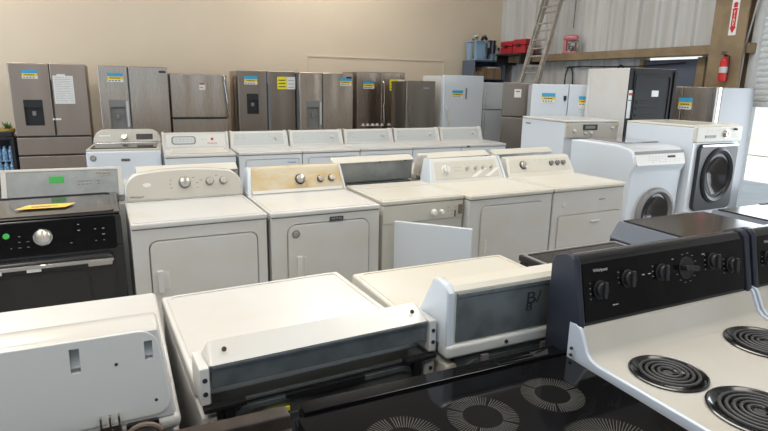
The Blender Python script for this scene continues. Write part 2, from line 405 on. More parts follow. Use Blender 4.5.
def yellowed_dryer():
    w, d, h = .685, .70, .92
    o = root('clothes_dryer', 'white dryer with sun-yellowed console, its front badge dark and its door badge round', 'dryer')
    cabinet(o, w, d, h, door=(-w / 2 + .10, w / 2 - .075, .20, .835), r=.05)
    M, L = console(o, w - .01, d, h, .165, .165, .085, 'yellowed', None, taper=.03)
    MB().box(-w / 2 + .03, w / 2 - .03, .004, .026, -.002, .004, .002, M=M).build('trim_strip', 'plastic', o)
    e = MB().prism([(d / 2 - .172, h), (d / 2 - .012, h), (d / 2 - .012, h + .16), (d / 2 - .095, h + .17), (d / 2 - .11, h + .155)], 'x', -w / 2 - .003, -w / 2 + .022, .008, 3)
    for v in e.bm.verts: v.co.x *= 1 - .05 * max(0, v.co.z - h) / .145
    e.build('end_cap', 'cool', o)  # left cap coloured bluer than the right to carry the daylight from the left
    e = MB().prism([(d / 2 - .172, h), (d / 2 - .012, h), (d / 2 - .012, h + .16), (d / 2 - .095, h + .17), (d / 2 - .11, h + .155)], 'x', w / 2 - .018, w / 2 + .001, .008, 3)
    for v in e.bm.verts: v.co.x *= 1 - .05 * max(0, v.co.z - h) / .145
    e.build('end_cap', 'plastic', o)
    knob(o, M @ T((.02, .090, 0)), .029, 'ink', 'lightsteel', 'dial'); knob(o, M @ T((.165, .085, 0)), .020, 'ink', 'lightsteel'); knob(o, M @ T((.245, .088, 0)), .020, 'ink', 'lightsteel')
    marks(o, M, -.02, .08, .04, .13, 3, 4, 'hose', .010)
    MB().box(.055 - .042, .055 + .042, -d / 2 - .012, -d / 2 - .002, .845, .868, .002).build('badge', 'ink', o)
    text('MAYTAG', .017, o, T((.055, -d / 2 - .0125, .856)) @ FRONT, 'silverink', 'logo')
    rb = MB().cyl(.024, 0, .006, 28, .002, 0, T((-w / 2 + .145, -d / 2 - .006, .785)) @ FRONT)
    rb.cyl(.015, .0055, .008, 24, .001, 1, T((-w / 2 + .145, -d / 2 - .006, .785)) @ FRONT); rb.build('round_badge', ['grey', 'lightsteel'], o)
    bar_handle(o, -w / 2 + .165, -d / 2 - .005, .585, 'plastic', .13, wd=.034)
    return place(o, -.640, 3.075, 26.7, w, d)
yellowed_dryer()

# compact front loader, its big white door standing ajar
def compact_washer():
    w, d, h = .612, .60, .92
    o = root('front_load_washer', 'beige compact front loader with its square white door hanging open, between two dryers', 'washer')
    c = cabinet(o, w, d, h, m='beigeplastic', topm='cream')
    pts = rr(-w / 2, w / 2, h - .155, h - .034, .008)
    b = MB().prism(pts, 'y', -d / 2 - .035, -d / 2 + .01, .008, 3)
    for v in b.bm.verts:
        if v.co.y < -d / 2: v.co.y += .03 * (2 * abs(v.co.x) / w) ** 2
    b.build('control_panel', 'beigeplastic', o)
    F = T((0, -d / 2 - .034, h - .095)) @ FRONT
    for x, q in ((.055, .018), (.115, .013)): knob(o, F @ T((x, 0, -.003)), q, 'white', 'white')
    marks(o, F, .15, .30, -.035, .035, 5, 3, 'hose', .014)
    MB().box(.225, .232, -d / 2 - .03, -d / 2 - .02, h - .14, h - .10).box(.262, .285, -d / 2 - .026, -d / 2 - .012, h - .125, h - .06, .003).build('drawer_catch', 'hose', o)
    cut(c, MB().cyl(.17, 0, .3, 40, 0, 0, T((.03, -d / 2 + .2, .53)) @ FRONT))
    MB().lathe([(.17, 0), (.17, -.19), (.15, -.20), (.0, -.20)], 40, M=T((.03, -d / 2, .53)) @ FRONT).build('drum_opening', 'blackplastic', o)
    MB().lathe([(.195, .0), (.195, .012), (.17, .016), (.160, .0)], 40, M=T((.03, -d / 2, .53)) @ FRONT).build('door_seal', 'rubber', o)
    # the open door: hinged at the left edge, swung outwards
    Md = T((-w / 2 + .075, -d / 2 - .04, 0)) @ Matrix.Rotation(R(-47), 4, 'Z')
    MB().box(0, .495, -.03, 0, .12, .80, .006, 2, 0, Md).build('door', 'cool', o, label='flat white door panel, daylight blue put into its colour')  # bluish light on the left-facing door is put into its colour
    MB().box(.355, .395, -.036, -.030, .455, .485, .002, 2, 0, Md).build('door_latch', 'grey', o)
    return place(o, -.01, 3.46, 27, w, d)
compact_washer()

def white_dryer_four_knobs():
    w, d, h = .735, .68, .92
    o = root('clothes_dryer', 'white dryer with one big dial and four small knobs, right of the open-doored front loader', 'dryer')
    cabinet(o, w, d, h, door=(-w / 2 + .10, w / 2 - .085, .20, .835), r=.04, topm='cream')
    M, L = console(o, w - .03, d, h, .165, .16, .075, 'plastic', 'beigeplastic', taper=.07, fin=.05, ends='cool')
    knob(o, M @ T((-.20, .095, 0)), .030, 'white', 'plastic', 'dial')
    for x in (-.005, .075, .145, .225): knob(o, M @ T((x, .098, 0)), .014, 'plastic', 'greyplastic')
    marks(o, M, -.13, -.05, .07, .12, 3, 2, 'greyink', .018); marks(o, M, -.03, .26, .12, .145, 7, 1, 'greyink', .014)
    b = MB()
    for x in (.02, .15): b.prism([(x, .026), (x + .05, .026), (x + .17, .09), (x + .12, .09)], 'z', .0001, .0012, M=M)
    b.build('white_slashes', 'white', o)
    MB().box(-w / 2 + .135, -w / 2 + .155, -d / 2 - .014, -d / 2 - .002, .50, .60, .003).build('handle', 'cream', o)
    return place(o, .573, 3.687, 27.4, w, d)
white_dryer_four_knobs()

def drop_door_dryer():
    w, d, h = .74, .68, .92
    o = root('clothes_dryer', 'white dryer with wide pull-down door and three black-ringed knobs, beside the rounded washer', 'dryer')
    cabinet(o, w, d, h, door=(-w / 2 + .06, w / 2 - .035, .20, .70), r=.012, topm='cream')
    M, L = console(o, w, d, h, .15, .16, .075, 'cream', 'beigeplastic', taper=.07, fin=.03, low=.035)
    knob(o, M @ T((-.19, .095, 0)), .029, 'ink', 'lightsteel', 'dial')
    for x in (.115, .185, .25): knob(o, M @ T((x, .098, 0)), .018, 'ink', 'grey')
    marks(o, M, -.26, .28, .125, .14, 9, 1, 'greyink', .016)
    MB().box(.02, .12, -d / 2 - .018, -d / 2 - .004, .63, .643, .003).build('handle', 'plastic', o)
    rb = MB().cyl(.022, 0, .005, 28, .002, 0, T((-w / 2 + .11, -d / 2 + .001, .79)) @ FRONT); rb.build('round_badge', 'plastic', o)
    MB().box(.10, .16, -d / 2 - .003, -d / 2 + .001, .80, .807).build('logo', 'greyink', o)
    return place(o, 1.24, 4.035, 27.4, w, d)
drop_door_dryer()

# black dryer at the left end
def black_dryer():
    w, d, h = .70, .66, .96
    o = root('clothes_dryer', 'black dryer with silver dial and wide smoked glass door at left edge', 'dryer')
    MB().box(-w / 2, w / 2, -d / 2, d / 2, 0, h - .15, .01).prism([(-d / 2, h - .2), (d / 2, h - .2), (d / 2, h - .005), (-d / 2 + .07, h - .005)], 'x', -w / 2, w / 2, .008).build('cabinet', 'black', o)
    MB().box(-w / 2 + .003, w / 2 - .003, -d / 2 + .075, d / 2, h - .004, h + .008, .008, 3).ring(rr(-w / 2 + .02, w / 2 - .03, -d / 2 + .09, d / 2 - .03, .04), rr(-w / 2 + .03, w / 2 - .04, -d / 2 + .10, d / 2 - .04, .035), 'z', h + .006, h + .014).build('top_panel', 'smoke', o)
    M, L = face(-d / 2 - .005, h - .165, -d / 2 + .06, h - .01)
    MB().prism(rr(-w / 2 + .01, w / 2 - .03, 0, L, .012), 'z', -.004, .012, .004, M=M).build('control_panel', 'blackglass', o)
    M = M @ T((0, 0, .012))
    knob(o, M @ T((-.005, .085, 0)), .034, 'chrome', 'lightsteel', 'dial')
    MB().cyl(.014, 0, .002, 24, 0, 0, M @ T((-.155, .105, 0))).build('power_button', 'green', o)
    marks(o, M, -.19, .02, .03, .14, 6, 4, 'greyink', .012, skip=.5); marks(o, M, .06, .28, .03, .15, 6, 4, 'silverink', .012, skip=.4)
    MB().prism(rr(-w / 2 + .03, w / 2 - .05, .16, h - .185, .03), 'y', -d / 2 - .045, -d / 2 + .01, .012, 3).build('door', 'smoke', o)
    MB().ring(rr(-w / 2 + .09, w / 2 - .16, .22, h - .24, .05), rr(-w / 2 + .10, w / 2 - .17, .23, h - .25, .045), 'y', -d / 2 - .048, -d / 2 - .043).build('door_rim', 'blackplastic', o)
    hb = MB().tube([(-w / 2 + .03, -d / 2 - .05, h - .215), (-.15, -d / 2 - .068, h - .205), (w / 2 - .20, -d / 2 - .07, h - .205), (w / 2 - .055, -d / 2 - .055, h - .21)], .010)
    hb.build('door_handle', 'chrome', o)
    MB().box(w / 2 - .17, w / 2 - .06, -d / 2 - .074, -d / 2 - .055, h - .232, h - .198, .006).build('handle_plate', 'lightsteel', o)
    for x in (-.21, -.05): MB().box(x - .03, x + .03, -d / 2 - .074, -d / 2 - .062, h - .228, h - .205, .002).build('sticker', 'white', o)
    return place(o, -1.345, 2.79, 27, w, d, 'FR')
blk = black_dryer()
tg = MB().prism([(-.13, -.05), (.10, -.05), (.14, .05), (-.08, .055)], 'z', 0, .0015).box(-.06, .06, -.005, .004, .0015, .002, mi=1).box(-.06, .03, -.025, -.018, .0015, .002, mi=1).build('paper_tag', ['tag', 'ink'], None, loc=(-1.80, 2.90, .9752))
tg.rotation_euler = (0, 0, R(24)); tag(tg, 'amber paper tag lying on top of the black dryer', 'tag')

# --- machines of the middle block that turn their backs to the camera ------------
def rear_unit(name, label, cat, w, d, h=.92, top=.15, dep=.16, capm='cream', backm='galv', body='cream', rim=.0, z0=.02, group=None, ridge=.07, backface=.055, recess=.03):
    """the back of a dryer: cap of the console, its sheet-metal back, deck and the body's rear panel (y+ is the rear)"""
    o = root(name, label, cat, group=group)
    y = d / 2
    c = MB().box(-w / 2, w / 2, -y, y, 0, h - .05, .008).build('cabinet', body, o)
    cut(c, MB().box(-w / 2 + .035, w / 2 - .035, y - .012, y + .1, .06, h + .02), MB().box(-w / 2 + .035, w / 2 - .035, y - .12, y - .012, h - .09, h + .02))
    rp = MB().box(-w / 2 + .036, w / 2 - .036, y - .0115, y - .008, .06, h - .028)
    rp.ring(rr(-w / 2 + .06, w / 2 - .06, .12, h - .048, .05), rr(-w / 2 + .072, w / 2 - .072, .132, h - .060, .04), 'y', y - .009, y - .002)
    rp.ring(rr(-.15, .15, .2, h - .10, .04), rr(-.14, .14, .21, h - .11, .04), 'y', y - .009, y - .005)
    rp.build('rear_panel', backm, o)
    MB().box(-w / 2 - .001, w / 2 + .001, -y - .01, y - .09, h - .05, h, .010, 3).ring(rr(-w / 2 + .014, w / 2 - .014, -y + .004, y - dep - .03, .03), rr(-w / 2 + .026, w / 2 - .026, -y + .016, y - dep - .042, .025), 'z', h - .001, h + .003).build('top_panel', capm, o)
    return o
def console_rear(o, w, d, h, prof_front, ridge, lower, m, gm, zlo, taper=0, bev=.010):
    """hollow console seen from behind: prof_front/ridge/lower are (inset from the rear plane, z)"""
    y = d / 2
    fb, rg, lw = prof_front, ridge, lower
    b = MB().prism([(y - fb[0], fb[1]), (y - rg[0] - .01, rg[1] - .006), (y - rg[0], rg[1]), (y - lw[0], lw[1]), (y - lw[0] - .02, lw[1] - .02), (y - .05, zlo)], 'x', -w / 2 + .004, w / 2 - .004, bev, 3)
    if taper:
        for v in b.bm.verts: v.co.x *= 1 - taper * max(0, v.co.z - h) / (rg[1] - h)
    b.build('console', m, o)
    g = MB().box(-w / 2 + .03, w / 2 - .03, y - .016 - lw[0], y - .004 - lw[0], zlo + .004, lw[1] + .002, .002)
    g.box(-w / 2 + .03, w / 2 - .03, y - .02 - lw[0], y + .002 - lw[0], lw[1] - .010, lw[1] - .003, .001)
    g.build('console_back', gm, o)
def screws(o, pts, y, m='ink', r_=.006, name='screw'):
    for x, z in pts: MB().cyl(r_, 0, .003, 12, 0, 0, T((x, y, z)) @ BACKF).build(name, m, o)

o = rear_unit('clothes_dryer', 'white dryer turned backwards, low console over grey sheet metal, behind the brown stripped range', 'dryer', .65, .70, capm='enamel', body='plastic', group=None)
w, d, h = .65, .70, .92
console_rear(o, w, d, h, (.15, .92), (.065, 1.030), (.004, .995), 'enamel', 'galv', .930, taper=.09)
for s in (-1, 1):
    MB().box(s * (w / 2 - .012) - .012, s * (w / 2 - .012) + .012, d / 2 - .10, d / 2 + .002, .90, .995, .005).build('end_cap', 'plastic', o)
screws(o, ((-w / 2 + .012, .965), (w / 2 - .012, .965), (-w / 2 + .012, .93), (w / 2 - .012, .93)), d / 2 + .001)
for s in (-1, 1): MB().cyl(.006, 0, .003, 12, 0, 0, T((s * .26, d / 2 - .03, 1.019)) @ Matrix.Rotation(R(-55), 4, 'X')).build('screw', 'brown', o)
screws(o, [(s * (w / 2 - .016), z) for s in (-1, 1) for z in (.85, .80, .75, .70)], d / 2)
gb = MB().box(-w / 2 + .03, w / 2 - .03, d / 2 - .012, d / 2 - .004, .880, .886, .001)
for s in (-1, 1): gb.box(s * .27 - .05, s * .27 + .05, d / 2 - .01, d / 2 + .014, .885, .897, .002).box(s * .26 - .012, s * .26 + .012, d / 2 - .005, d / 2 + .012, .84, .89, .002)
gb.build('hinge_bracket', 'blackplastic', o)
MB().prism([(-.10, .862), (.0, .858), (.12, .868), (.12, .878), (-.10, .878)], 'y', d / 2 - .006, d / 2 + .003, .001).build('wiring_cover', 'blackplastic', o)
MB().box(.11, .17, d / 2 - .006, d / 2 + .0, .832, .842).build('sticker', 'bright_yellow', o)
place(o, -.418, 1.168, 28.2, w, d, 'BL', True)

o = rear_unit('clothes_dryer', 'cream dryer turned backwards, marker scribbles on its tall dark console back', 'dryer', .70, .69, capm='cream', body='beigeplastic')
w, d, h = .70, .69, .92
b = MB().prism([(d / 2 - .19, h), (d / 2 - .185, h + .01), (d / 2 - .085, 1.095), (d / 2 - .065, 1.105), (d / 2 - .02, 1.10), (d / 2 - .008, 1.088), (d / 2 - .006, .935), (d / 2 - .006, h)], 'x', -w / 2 + .01, w / 2 - .01, .014, 4)
b.build('console', 'cream', o)
MB().box(-w / 2 + .045, w / 2 - .03, d / 2 - .009, d / 2 - .001, .936, 1.068, .003).box(-w / 2 + .045, w / 2 - .03, d / 2 - .009, d / 2 + .002, 1.07, 1.082, .001).build('console_back', 'galv', o)
for s in (-1, 1):
    MB().prism([(d / 2 - .195, h), (d / 2 - .19, h + .02), (d / 2 - .09, 1.10), (d / 2 - .065, 1.112), (d / 2 - .022, 1.106), (d / 2 - .004, 1.085), (d / 2, h)], 'x', s * (w / 2 - .012) - .014, s * (w / 2 - .012) + .014, .008, 3).build('end_cap', 'cool', o)
MB().box(-w / 2 - .002, w / 2 + .002, d / 2 - .05, d / 2 + .006, .892, .932, .010, 3).build('rear_rim', 'plastic', o)
gb = MB()
for x in (-.22, .0, .22): MB().box(x - .014, x + .014, d / 2 - .004, d / 2 + .006, .855, .885, .004).build('clip', 'grey', o)
screws(o, ((.15, .913), (-.15, .913)), d / 2 + .006)
text('B/', .052, o, T((.055, d / 2 + .0005, 1.032)) @ BACKF, 'ink', 'marker_writing', 1.3); text('8', .036, o, T((.070, d / 2 + .0005, 1.005)) @ BACKF, 'ink', 'marker_writing', 1.4)
text('7W11', .032, o, T((-.065, d / 2 + .0005, 1.045)) @ BACKF, 'ink', 'marker_writing')
place(o, .181, 1.436, 25.5, w, d, 'BL', True)

# white washer at bottom left: big rounded plastic back of the console
def rounded_back_washer():
    w, d, h = .72, .79, .93
    o = root('clothes_washer', 'white washer turned backwards, big rounded plastic console back with two slots, bottom left', 'washer')
    MB().box(-w / 2, w / 2, -d / 2, d / 2, 0, h - .04, .03, 4).build('cabinet', 'enamel', o)
    MB().box(-w / 2 - .002, w / 2 + .002, -d / 2 - .01, d / 2 + .004, h - .038, h, .016, 4).build('top_panel', 'enamel', o)
    y = d / 2
    c = MB().prism([(y - .26, h), (y - .23, h + .04), (y - .13, h + .188), (y - .10, h + .203), (y - .06, h + .208), (y - .022, h + .206), (y - .010, h + .198), (y - .001, h + .02), (y, h)], 'x', -w / 2 + .006, w / 2 - .006, .009, 4)
    for v in c.bm.verts:
        if v.co.z > h: v.co.x *= 1 - .055 * (v.co.z - h) / .17
    c = c.build('console', 'enamel', o)
    SL = lambda: (MB().prism([(.125, .0025), (.125, .02), (.177, .02), (.177, -.050), (.172, -.050)], 'x', .163, .181, M=M0_), MB().prism([(.128, .0025), (.128, .02), (.170, .02), (.170, -.050), (.165, -.050)], 'x', .300, .316, M=M0_))
    # inset service panel with two finger slots, sunk for real
    pm, L = face(y - .002, h + .012, y - .014, h + .150)
    M = T((0, y - .001, h + .008)) @ Matrix.Rotation(R(180), 4, 'Z') @ Matrix.Rotation(R(90 - 3), 4, 'X')
    M0_ = M
    pan = MB().prism([(x * (1 - .35 * yy), yy) for x, yy in rr(-w / 2 + .012, w / 2 - .012, 0, .193, .035)], 'z', -.006, .004, .003, M=M).build('service_panel', 'plastic', o)
    cut(pan, *SL()); cut(c, *SL())
    for x, q in ((.245, .130), (.315, .035)): MB().cyl(.0035, .003, .005, 10, M=M @ T((x, q, 0))).build('screw_hole', 'ink', o)
    MB().prism([(-.02, -.01), (.02, -.01), (.02, .012), (-.02, .012)], 'z', 0, .012, .002, M=T((-.225, y + .003, h - .000)) @ BACKF).build('bracket_plate', 'lightsteel', o)
    br = MB()
    for x in (-.018, -.001, .016): br.box(x - .002, x + .002, -.008, .034, .004, .014, .001, M=T((-.225, y + .003, h - .000)) @ BACKF)
    br.cyl(.006, .011, .013, 14, M=T((-.225, y + .003, h - .002)) @ BACKF)
    br.build('bracket_prongs', 'lightsteel', o)
    MB().prism(rr(-.032, .032, -.006, .010, .006), 'z', 0, .010, .002, M=T((-.285, y + .003, h - .006)) @ BACKF).build('cord_clamp', 'blackplastic', o)
    MB().tube([Vector((-.285 + .035 * math.cos(t), y + .03, h - .022 + .030 * math.sin(t))) for t in [R(a) for a in range(-20, 201, 20)]], .006).build('drain_hose', 'hose', o)
    return place(o, -.440, 1.098, 25.5, w, d, 'BR', True)
rounded_back_washer()

# row of backwards consoles behind the middle row
def far_back(label, px, py, deg, w, corner, capm, backm='galvlight', top=.17, slot=False, group=None):
    o = rear_unit('clothes_dryer', label, 'dryer', w, .66, capm=capm, body=capm, group=group)
    d, h = .66, .92
    console_rear(o, w, d, h, (.15, h), (.08, h + top), (.003, h + top - .035), capm, backm, h - .020, taper=.0)
    return place(o, px, py, deg, w, d, corner, True), w, d
o, w, d = far_back('backwards dryer with cream cap and grey console back, just behind the yellowed dryer', .245, 4.50, 30, .72, 'BR', 'cream')
screws(o, ((-.03, 1.05), (-.26, 1.05)), d / 2 + .003, r_=.006)
o, w, d = far_back('backwards dryer with cream post and cap, behind the four-knob dryer', .30, 4.53, 30, .72, 'BL', 'cream')
MB().box(w / 2 - .045, w / 2 + .002, d / 2 - .03, d / 2 + .008, .90, 1.085, .006).build('end_post', 'beigeplastic', o)
o, w, d = far_back('backwards dryer showing only a beige cap, behind the three-knob dryer', .96, 4.90, 30, .72, 'BL', 'beigeplastic')
o, w, d = far_back('backwards dryer, low cream cap showing behind the arched grey console', -1.60, 3.56, 27, .66, 'BL', 'cream', top=.165)
# the one behind the black dryer has its sloping metal back bare
o = rear_unit('clothes_washer', 'backwards washer with white-rimmed shiny metal console back and green sticker, behind black dryer', 'washer', .66, .66, capm='enamel', body='enamel')
w, d, h = .66, .66, .92
MB().prism([(d / 2 - .19, h), (d / 2 - .085, h + .17), (d / 2 - .06, h + .175), (d / 2 - .005, h + .01), (d / 2 - .005, h)], 'x', -w / 2 + .01, w / 2 - .01, .006).build('console', 'enamel', o)
Mb = T((0, d / 2 - .003, h + .012)) @ Matrix.Rotation(R(180), 4, 'Z') @ Matrix.Rotation(R(90 - 18), 4, 'X')
MB().box(-w / 2 + .03, w / 2 - .03, 0, .160, 0, .004, .001, M=Mb).build('console_back', 'galvlight', o)
MB().box(-w / 2, -w / 2 + .03, -.01, .170, -.01, .008, .004, M=Mb).box(w / 2 - .03, w / 2, -.01, .170, -.01, .008, .004, M=Mb).box(-w / 2, w / 2, .158, .175, -.01, .008, .003, M=Mb).build('rim', 'enamel', o)
MB().box(-.08, .0, .085, .125, .004, .006, M=Mb).build('sticker', 'green', o)
MB().box(.17, .26, .12, .148, .004, .006, M=Mb).build('name_plate', 'lightsteel', o)
text('Whirlpool', .020, o, Mb @ T((.215, .134, .0066)), 'ink', 'logo')
marks(o, Mb @ T((0, 0, .005)), .07, .20, .06, .10, 6, 2, 'ink', .02, skip=.1)
place(o, -1.655, 3.50, 23, w, d, 'BR', True)

# --- back row of washers and dryers in front of the refrigerators ------------------
def back_row_dryer(label):
    w, d, h = .675, .66, .92
    o = root('clothes_dryer', label, 'dryer', group='white dryers of the back row')
    cabinet(o, w, d, h, m='cool', topm='enamel', door=(-w / 2 + .07, w / 2 - .04, .20, .835), r=.02)
    M, L = console(o, w - .02, d, h, .165, .14, .075, 'plastic', 'panelblue', taper=.03, fin=.04, ends='plastic', bev=.006)
    knob(o, M @ T((.19, .095, 0)), .019, 'panelblue', 'cream', 'dial')
    marks(o, M, -.27, -.16, .06, .14, 3, 3, 'greyink', .03, skip=.5); marks(o, M, .10, .27, .05, .15, 5, 4, 'greyink', .016, skip=.4)
    return o
ang = 25; bx, by = -1.515, 5.80
labels = ['white dryer, second in the back row, right of the red-lettered washer',
          'white dryer in the back row standing behind the yellowed console',
          'back-row white dryer, third of the five alike, before the foam-block refrigerator',
          'white dryer in the back row, in front of the narrow dark refrigerator',
          'white dryer at the right end of the back row, dark badge under its top']
for i in range(5):
    o = back_row_dryer(labels[i])
    if i == 0: text('Whirlpool', .022, o, T((.22, -.66 / 2 - .009, .80)) @ FRONT, 'inkblue', 'logo')
    if i == 4: MB().box(-.26, -.22, -.66 / 2 - .012, -.66 / 2 + .001, .885, .905).build('badge', 'ink', o)
    place(o, bx + i * .685 * math.cos(R(26)), by + i * .685 * math.sin(R(26)), ang, .675, .66)
# red-lettered washer
w, d, h = .685, .66, .92
o = root('clothes_washer', 'white top-loading washer with grey rounded display and red lettering on its console', 'washer')
cabinet(o, w, d, h, m='cool', topm='enamel')
MB().box(-w / 2 + .07, w / 2 - .07, -d / 2 + .03, d / 2 - .20, h, h + .010, .006).build('lid', 'cream', o)
M, L = console(o, w - .01, d, h, .165, .14, .075, 'enamel', 'plastic', fin=.03, ends='enamel', bev=.008)
MB().prism(rr(-.25, .0, .045, .135, .03), 'z', 0, .004, .002, M=M).build('display_surround', 'grey', o)
MB().prism(rr(-.235, -.015, .055, .125, .022), 'z', .003, .0055, .001, M=M).build('display', 'panelblue', o)
marks(o, M @ T((0, 0, .005)), -.22, -.03, .07, .11, 5, 2, 'ink', .02, skip=0)
text('Kenmore', .026, o, M @ T((.17, .055, .0006)), 'inkred', 'logo'); marks(o, M, .05, .13, .09, .10, 2, 1, 'greyink', .03, skip=0)
MB().cyl(.014, 0, .003, 16, M=M @ T((.17, .10, 0))).build('dial_mark', 'inkred', o)
place(o, bx - .72 * math.cos(R(25)), by - .72 * math.sin(R(25)), 23, w, d)
# steel-consoled washer at the left end
w, d, h = .70, .68, .95
o = root('clothes_washer', 'white top-loading washer with curved steel-coloured console, at left end of the back row', 'washer')
MB().box(-w / 2, w / 2, -d / 2, d / 2, 0, h - .02, .02, 4).build('cabinet', 'cool', o)
MB().box(-w / 2 + .002, w / 2 - .002, -d / 2 + .01, d / 2, h - .03, h, .012, 3).build('top_panel', 'greyplastic', o)
MB().box(-w / 2 + .04, w / 2 - .04, -d / 2 + .03, d / 2 - .16, h - .002, h + .012, .006).build('lid', 'smoke', o)
out = rr(-w / 2 + .01, w / 2 - .01, h, h + .15, .01, 6, (.01, .01, .12, .12))
b = MB().prism(out, 'y', d / 2 - .16, d / 2 - .01, .02, 4)
for v in b.bm.verts:
    if v.co.y < d / 2 - .1: v.co.y += .45 * max(0, v.co.z - h)
b.build('console', 'greyplastic', o)
Mf, L = face(d / 2 - .165, h, d / 2 - .165 + .45 * .13, h + .13)
MB().prism(rr(-w / 2 + .05, w / 2 - .05, .02, .12, .03), 'z', -.004, .004, .002, M=Mf).build('fascia', 'greyplastic', o)
MB().prism(rr(.09, .26, .045, .11, .006), 'z', .002, .007, .001, M=Mf).build('display', 'blackplastic', o)
MB().cyl(.032, 0, .045, 28, .006, 0, Mf @ T((-.03, .065, .004))).build('dial', 'chrome', o)
MB().box(-.28, -.17, .085, .098, .004, .006, M=Mf).build('logo', 'white', o)
MB().box(-w / 2 + .03, w / 2 - .03, d / 2 - .19, d / 2 - .165, h, h + .016, .004).build('trim_strip', 'chrome', o)
rb = MB().cyl(.030, 0, .006, 28, .002, 0, T((-w / 2 + .065, -d / 2 + .001, .86)) @ FRONT).cyl(.018, .005, .008, 24, .001, 1, T((-w / 2 + .065, -d / 2 + .001, .86)) @ FRONT); rb.build('round_badge', ['grey', 'lightsteel'], o)
MB().box(-.03, .05, -d / 2 - .006, -d / 2 + .001, .825, .85, .003).build('badge', 'ink', o)
text('MAYTAG', .016, o, T((.01, -d / 2 - .0065, .8375)) @ FRONT, 'silverink', 'logo')
place(o, -2.985, 5.57, 20, w, d)

# --- the front loaders at the right ------------------------------------------------
def ring_door(o, M, r_, bez='grey', glass='smoke', inner=.74):
    MB().lathe([(r_, -.005), (r_, .02), (r_ * .97, .035), (r_ * .86, .04), (r_ * inner * 1.05, .02), (r_ * inner, .0)], 56, M=M).build('door', bez, o)
    MB().lathe([(r_ * inner * 1.04, .012), (r_ * inner * .9, .020), (r_ * inner * .55, -.02), (0, -.045)], 48, M=M).build('door_glass', glass, o)
# white rounded washer with the grey lid
w, d, h = .70, .80, 1.115
o = root('front_load_washer', 'white rounded front loader with grey lid on top and silver strip above its controls', 'washer')
prof = [(-d / 2 + .03, 0), (d / 2, 0), (d / 2, h), (d / 2 - .12, h + .012), (-d / 2 + .20, h + .006), (-d / 2 + .06, h - .020), (-d / 2 + .012, h - .05), (-d / 2 - .02, h - .15), (-d / 2 - .012, h - .20), (-d / 2 + .012, h - .24), (-d / 2 + .02, h - .4)]
c = MB().prism(prof, 'x', -w / 2, w / 2, .022, 4).build('cabinet', 'cool', o)
cut(c, MB().cyl(.21, -.2, .3, 48, 0, 0, T((.03, -d / 2 + .08, .47)) @ FRONT))
MB().lathe([(.211, .02), (.211, -.10), (0, -.16)], 40, M=T((.03, -d / 2 + .02, .47)) @ FRONT).build('drum', 'blackplastic', o)
Mf, L = face(-d / 2 - .020, h - .152, -d / 2 + .012, h - .048)
MB().prism(rr(-w / 2 + .02, w / 2 - .02, -.02, L - .024, .02), 'z', -.01, .008, .004, M=Mf).build('control_panel', 'plastic', o)
MB().prism(rr(-w / 2 + .02, w / 2 - .02, L - .020, L + .008, .008), 'z', -.01, .008, .003, M=Mf).build('trim_strip', 'grey', o)
MB().prism(rr(.09, .20, .045, .066, .004), 'z', .007, .0095, .0005, M=Mf).build('display', 'ink', o)
marks(o, Mf @ T((0, 0, .008)), -.18, .08, .0, .07, 6, 4, 'greyink', .03, skip=.1); marks(o, Mf @ T((0, 0, .008)), .10, .30, .0, .035, 6, 2, 'greyink', .018, skip=.1)
ring_door(o, T((.03, -d / 2 + .018, .47)) @ FRONT, .25)
MB().box(-.20, w / 2 - .09, -d / 2 + .24, d / 2 - .04, h + .006, h + .020, .005).build('lid', 'glass', o)
place(o, 2.275, 5.13, 26, w, d)
# big front loader with the charcoal door, on a pedestal
w, d, h, z0 = .69, .80, 1.305, .33
o = root('front_load_washer', 'white front loader on a pedestal, charcoal square door panel and cream control strip', 'washer')
MB().box(-w / 2, w / 2, -d / 2 + .02, d / 2, 0, z0 - .004, .008).build('pedestal', 'cool', o)
c = MB().box(-w / 2, w / 2, -d / 2, d / 2, z0, h - .02, .010, 3).build('cabinet', 'cool', o)
MB().box(-w / 2 - .002, w / 2 + .002, -d / 2 + .01, d / 2, h - .022, h, .010, 3).ring(rr(-w / 2 + .02, w / 2 - .02, -d / 2 + .04, d / 2 - .03, .03), rr(-w / 2 + .03, w / 2 - .03, -d / 2 + .05, d / 2 - .04, .03), 'z', h - .001, h + .004).build('top_panel', 'cream', o)
MB().prism(rr(-w / 2 - .001, w / 2 + .001, h - .165, h - .008, .02), 'y', -d / 2 - .03, -d / 2 + .02, .014, 3).build('control_panel', 'beigeplastic', o)
F = T((0, -d / 2 - .031, h - .085)) @ FRONT
knob(o, F @ T((.09, .0, 0)), .036, 'lightsteel', 'lightsteel', 'dial'); knob(o, F @ T((.21, .045, 0)), .010, 'ink', 'ink', 'button')
MB().prism(rr(-.22, -.06, -.035, -.008, .004), 'z', 0, .003, .001, M=F).build('drawer_handle', 'grey', o)
marks(o, F, -.22, .0, .01, .05, 6, 2, 'greyink', .018); marks(o, F, .14, .28, -.04, .02, 4, 3, 'greyink', .014)
cut(c, MB().cyl(.20, -.1, .3, 48, 0, 0, T((.02, -d / 2 + .08, .72 + .10)) @ FRONT))
o2 = MB().prism(rr(-w / 2 + .075, w / 2 - .025, z0 + .13, h - .18, .07, 6), 'y', -d / 2 - .035, -d / 2 + .01, .014, 3).build('door', 'charcoal', o)
cut(o2, MB().cyl(.19, -.1, .3, 48, 0, 0, T((.03, -d / 2, .81)) @ FRONT))
MB().lathe([(.225, .03), (.235, .045), (.215, .06), (.19, .045), (.18, .02), (.175, .0)], 48, M=T((.03, -d / 2, .81)) @ FRONT @ Matrix.Diagonal((1.0, 1.18, 1, 1))).build('door_ring', 'charcoal', o)
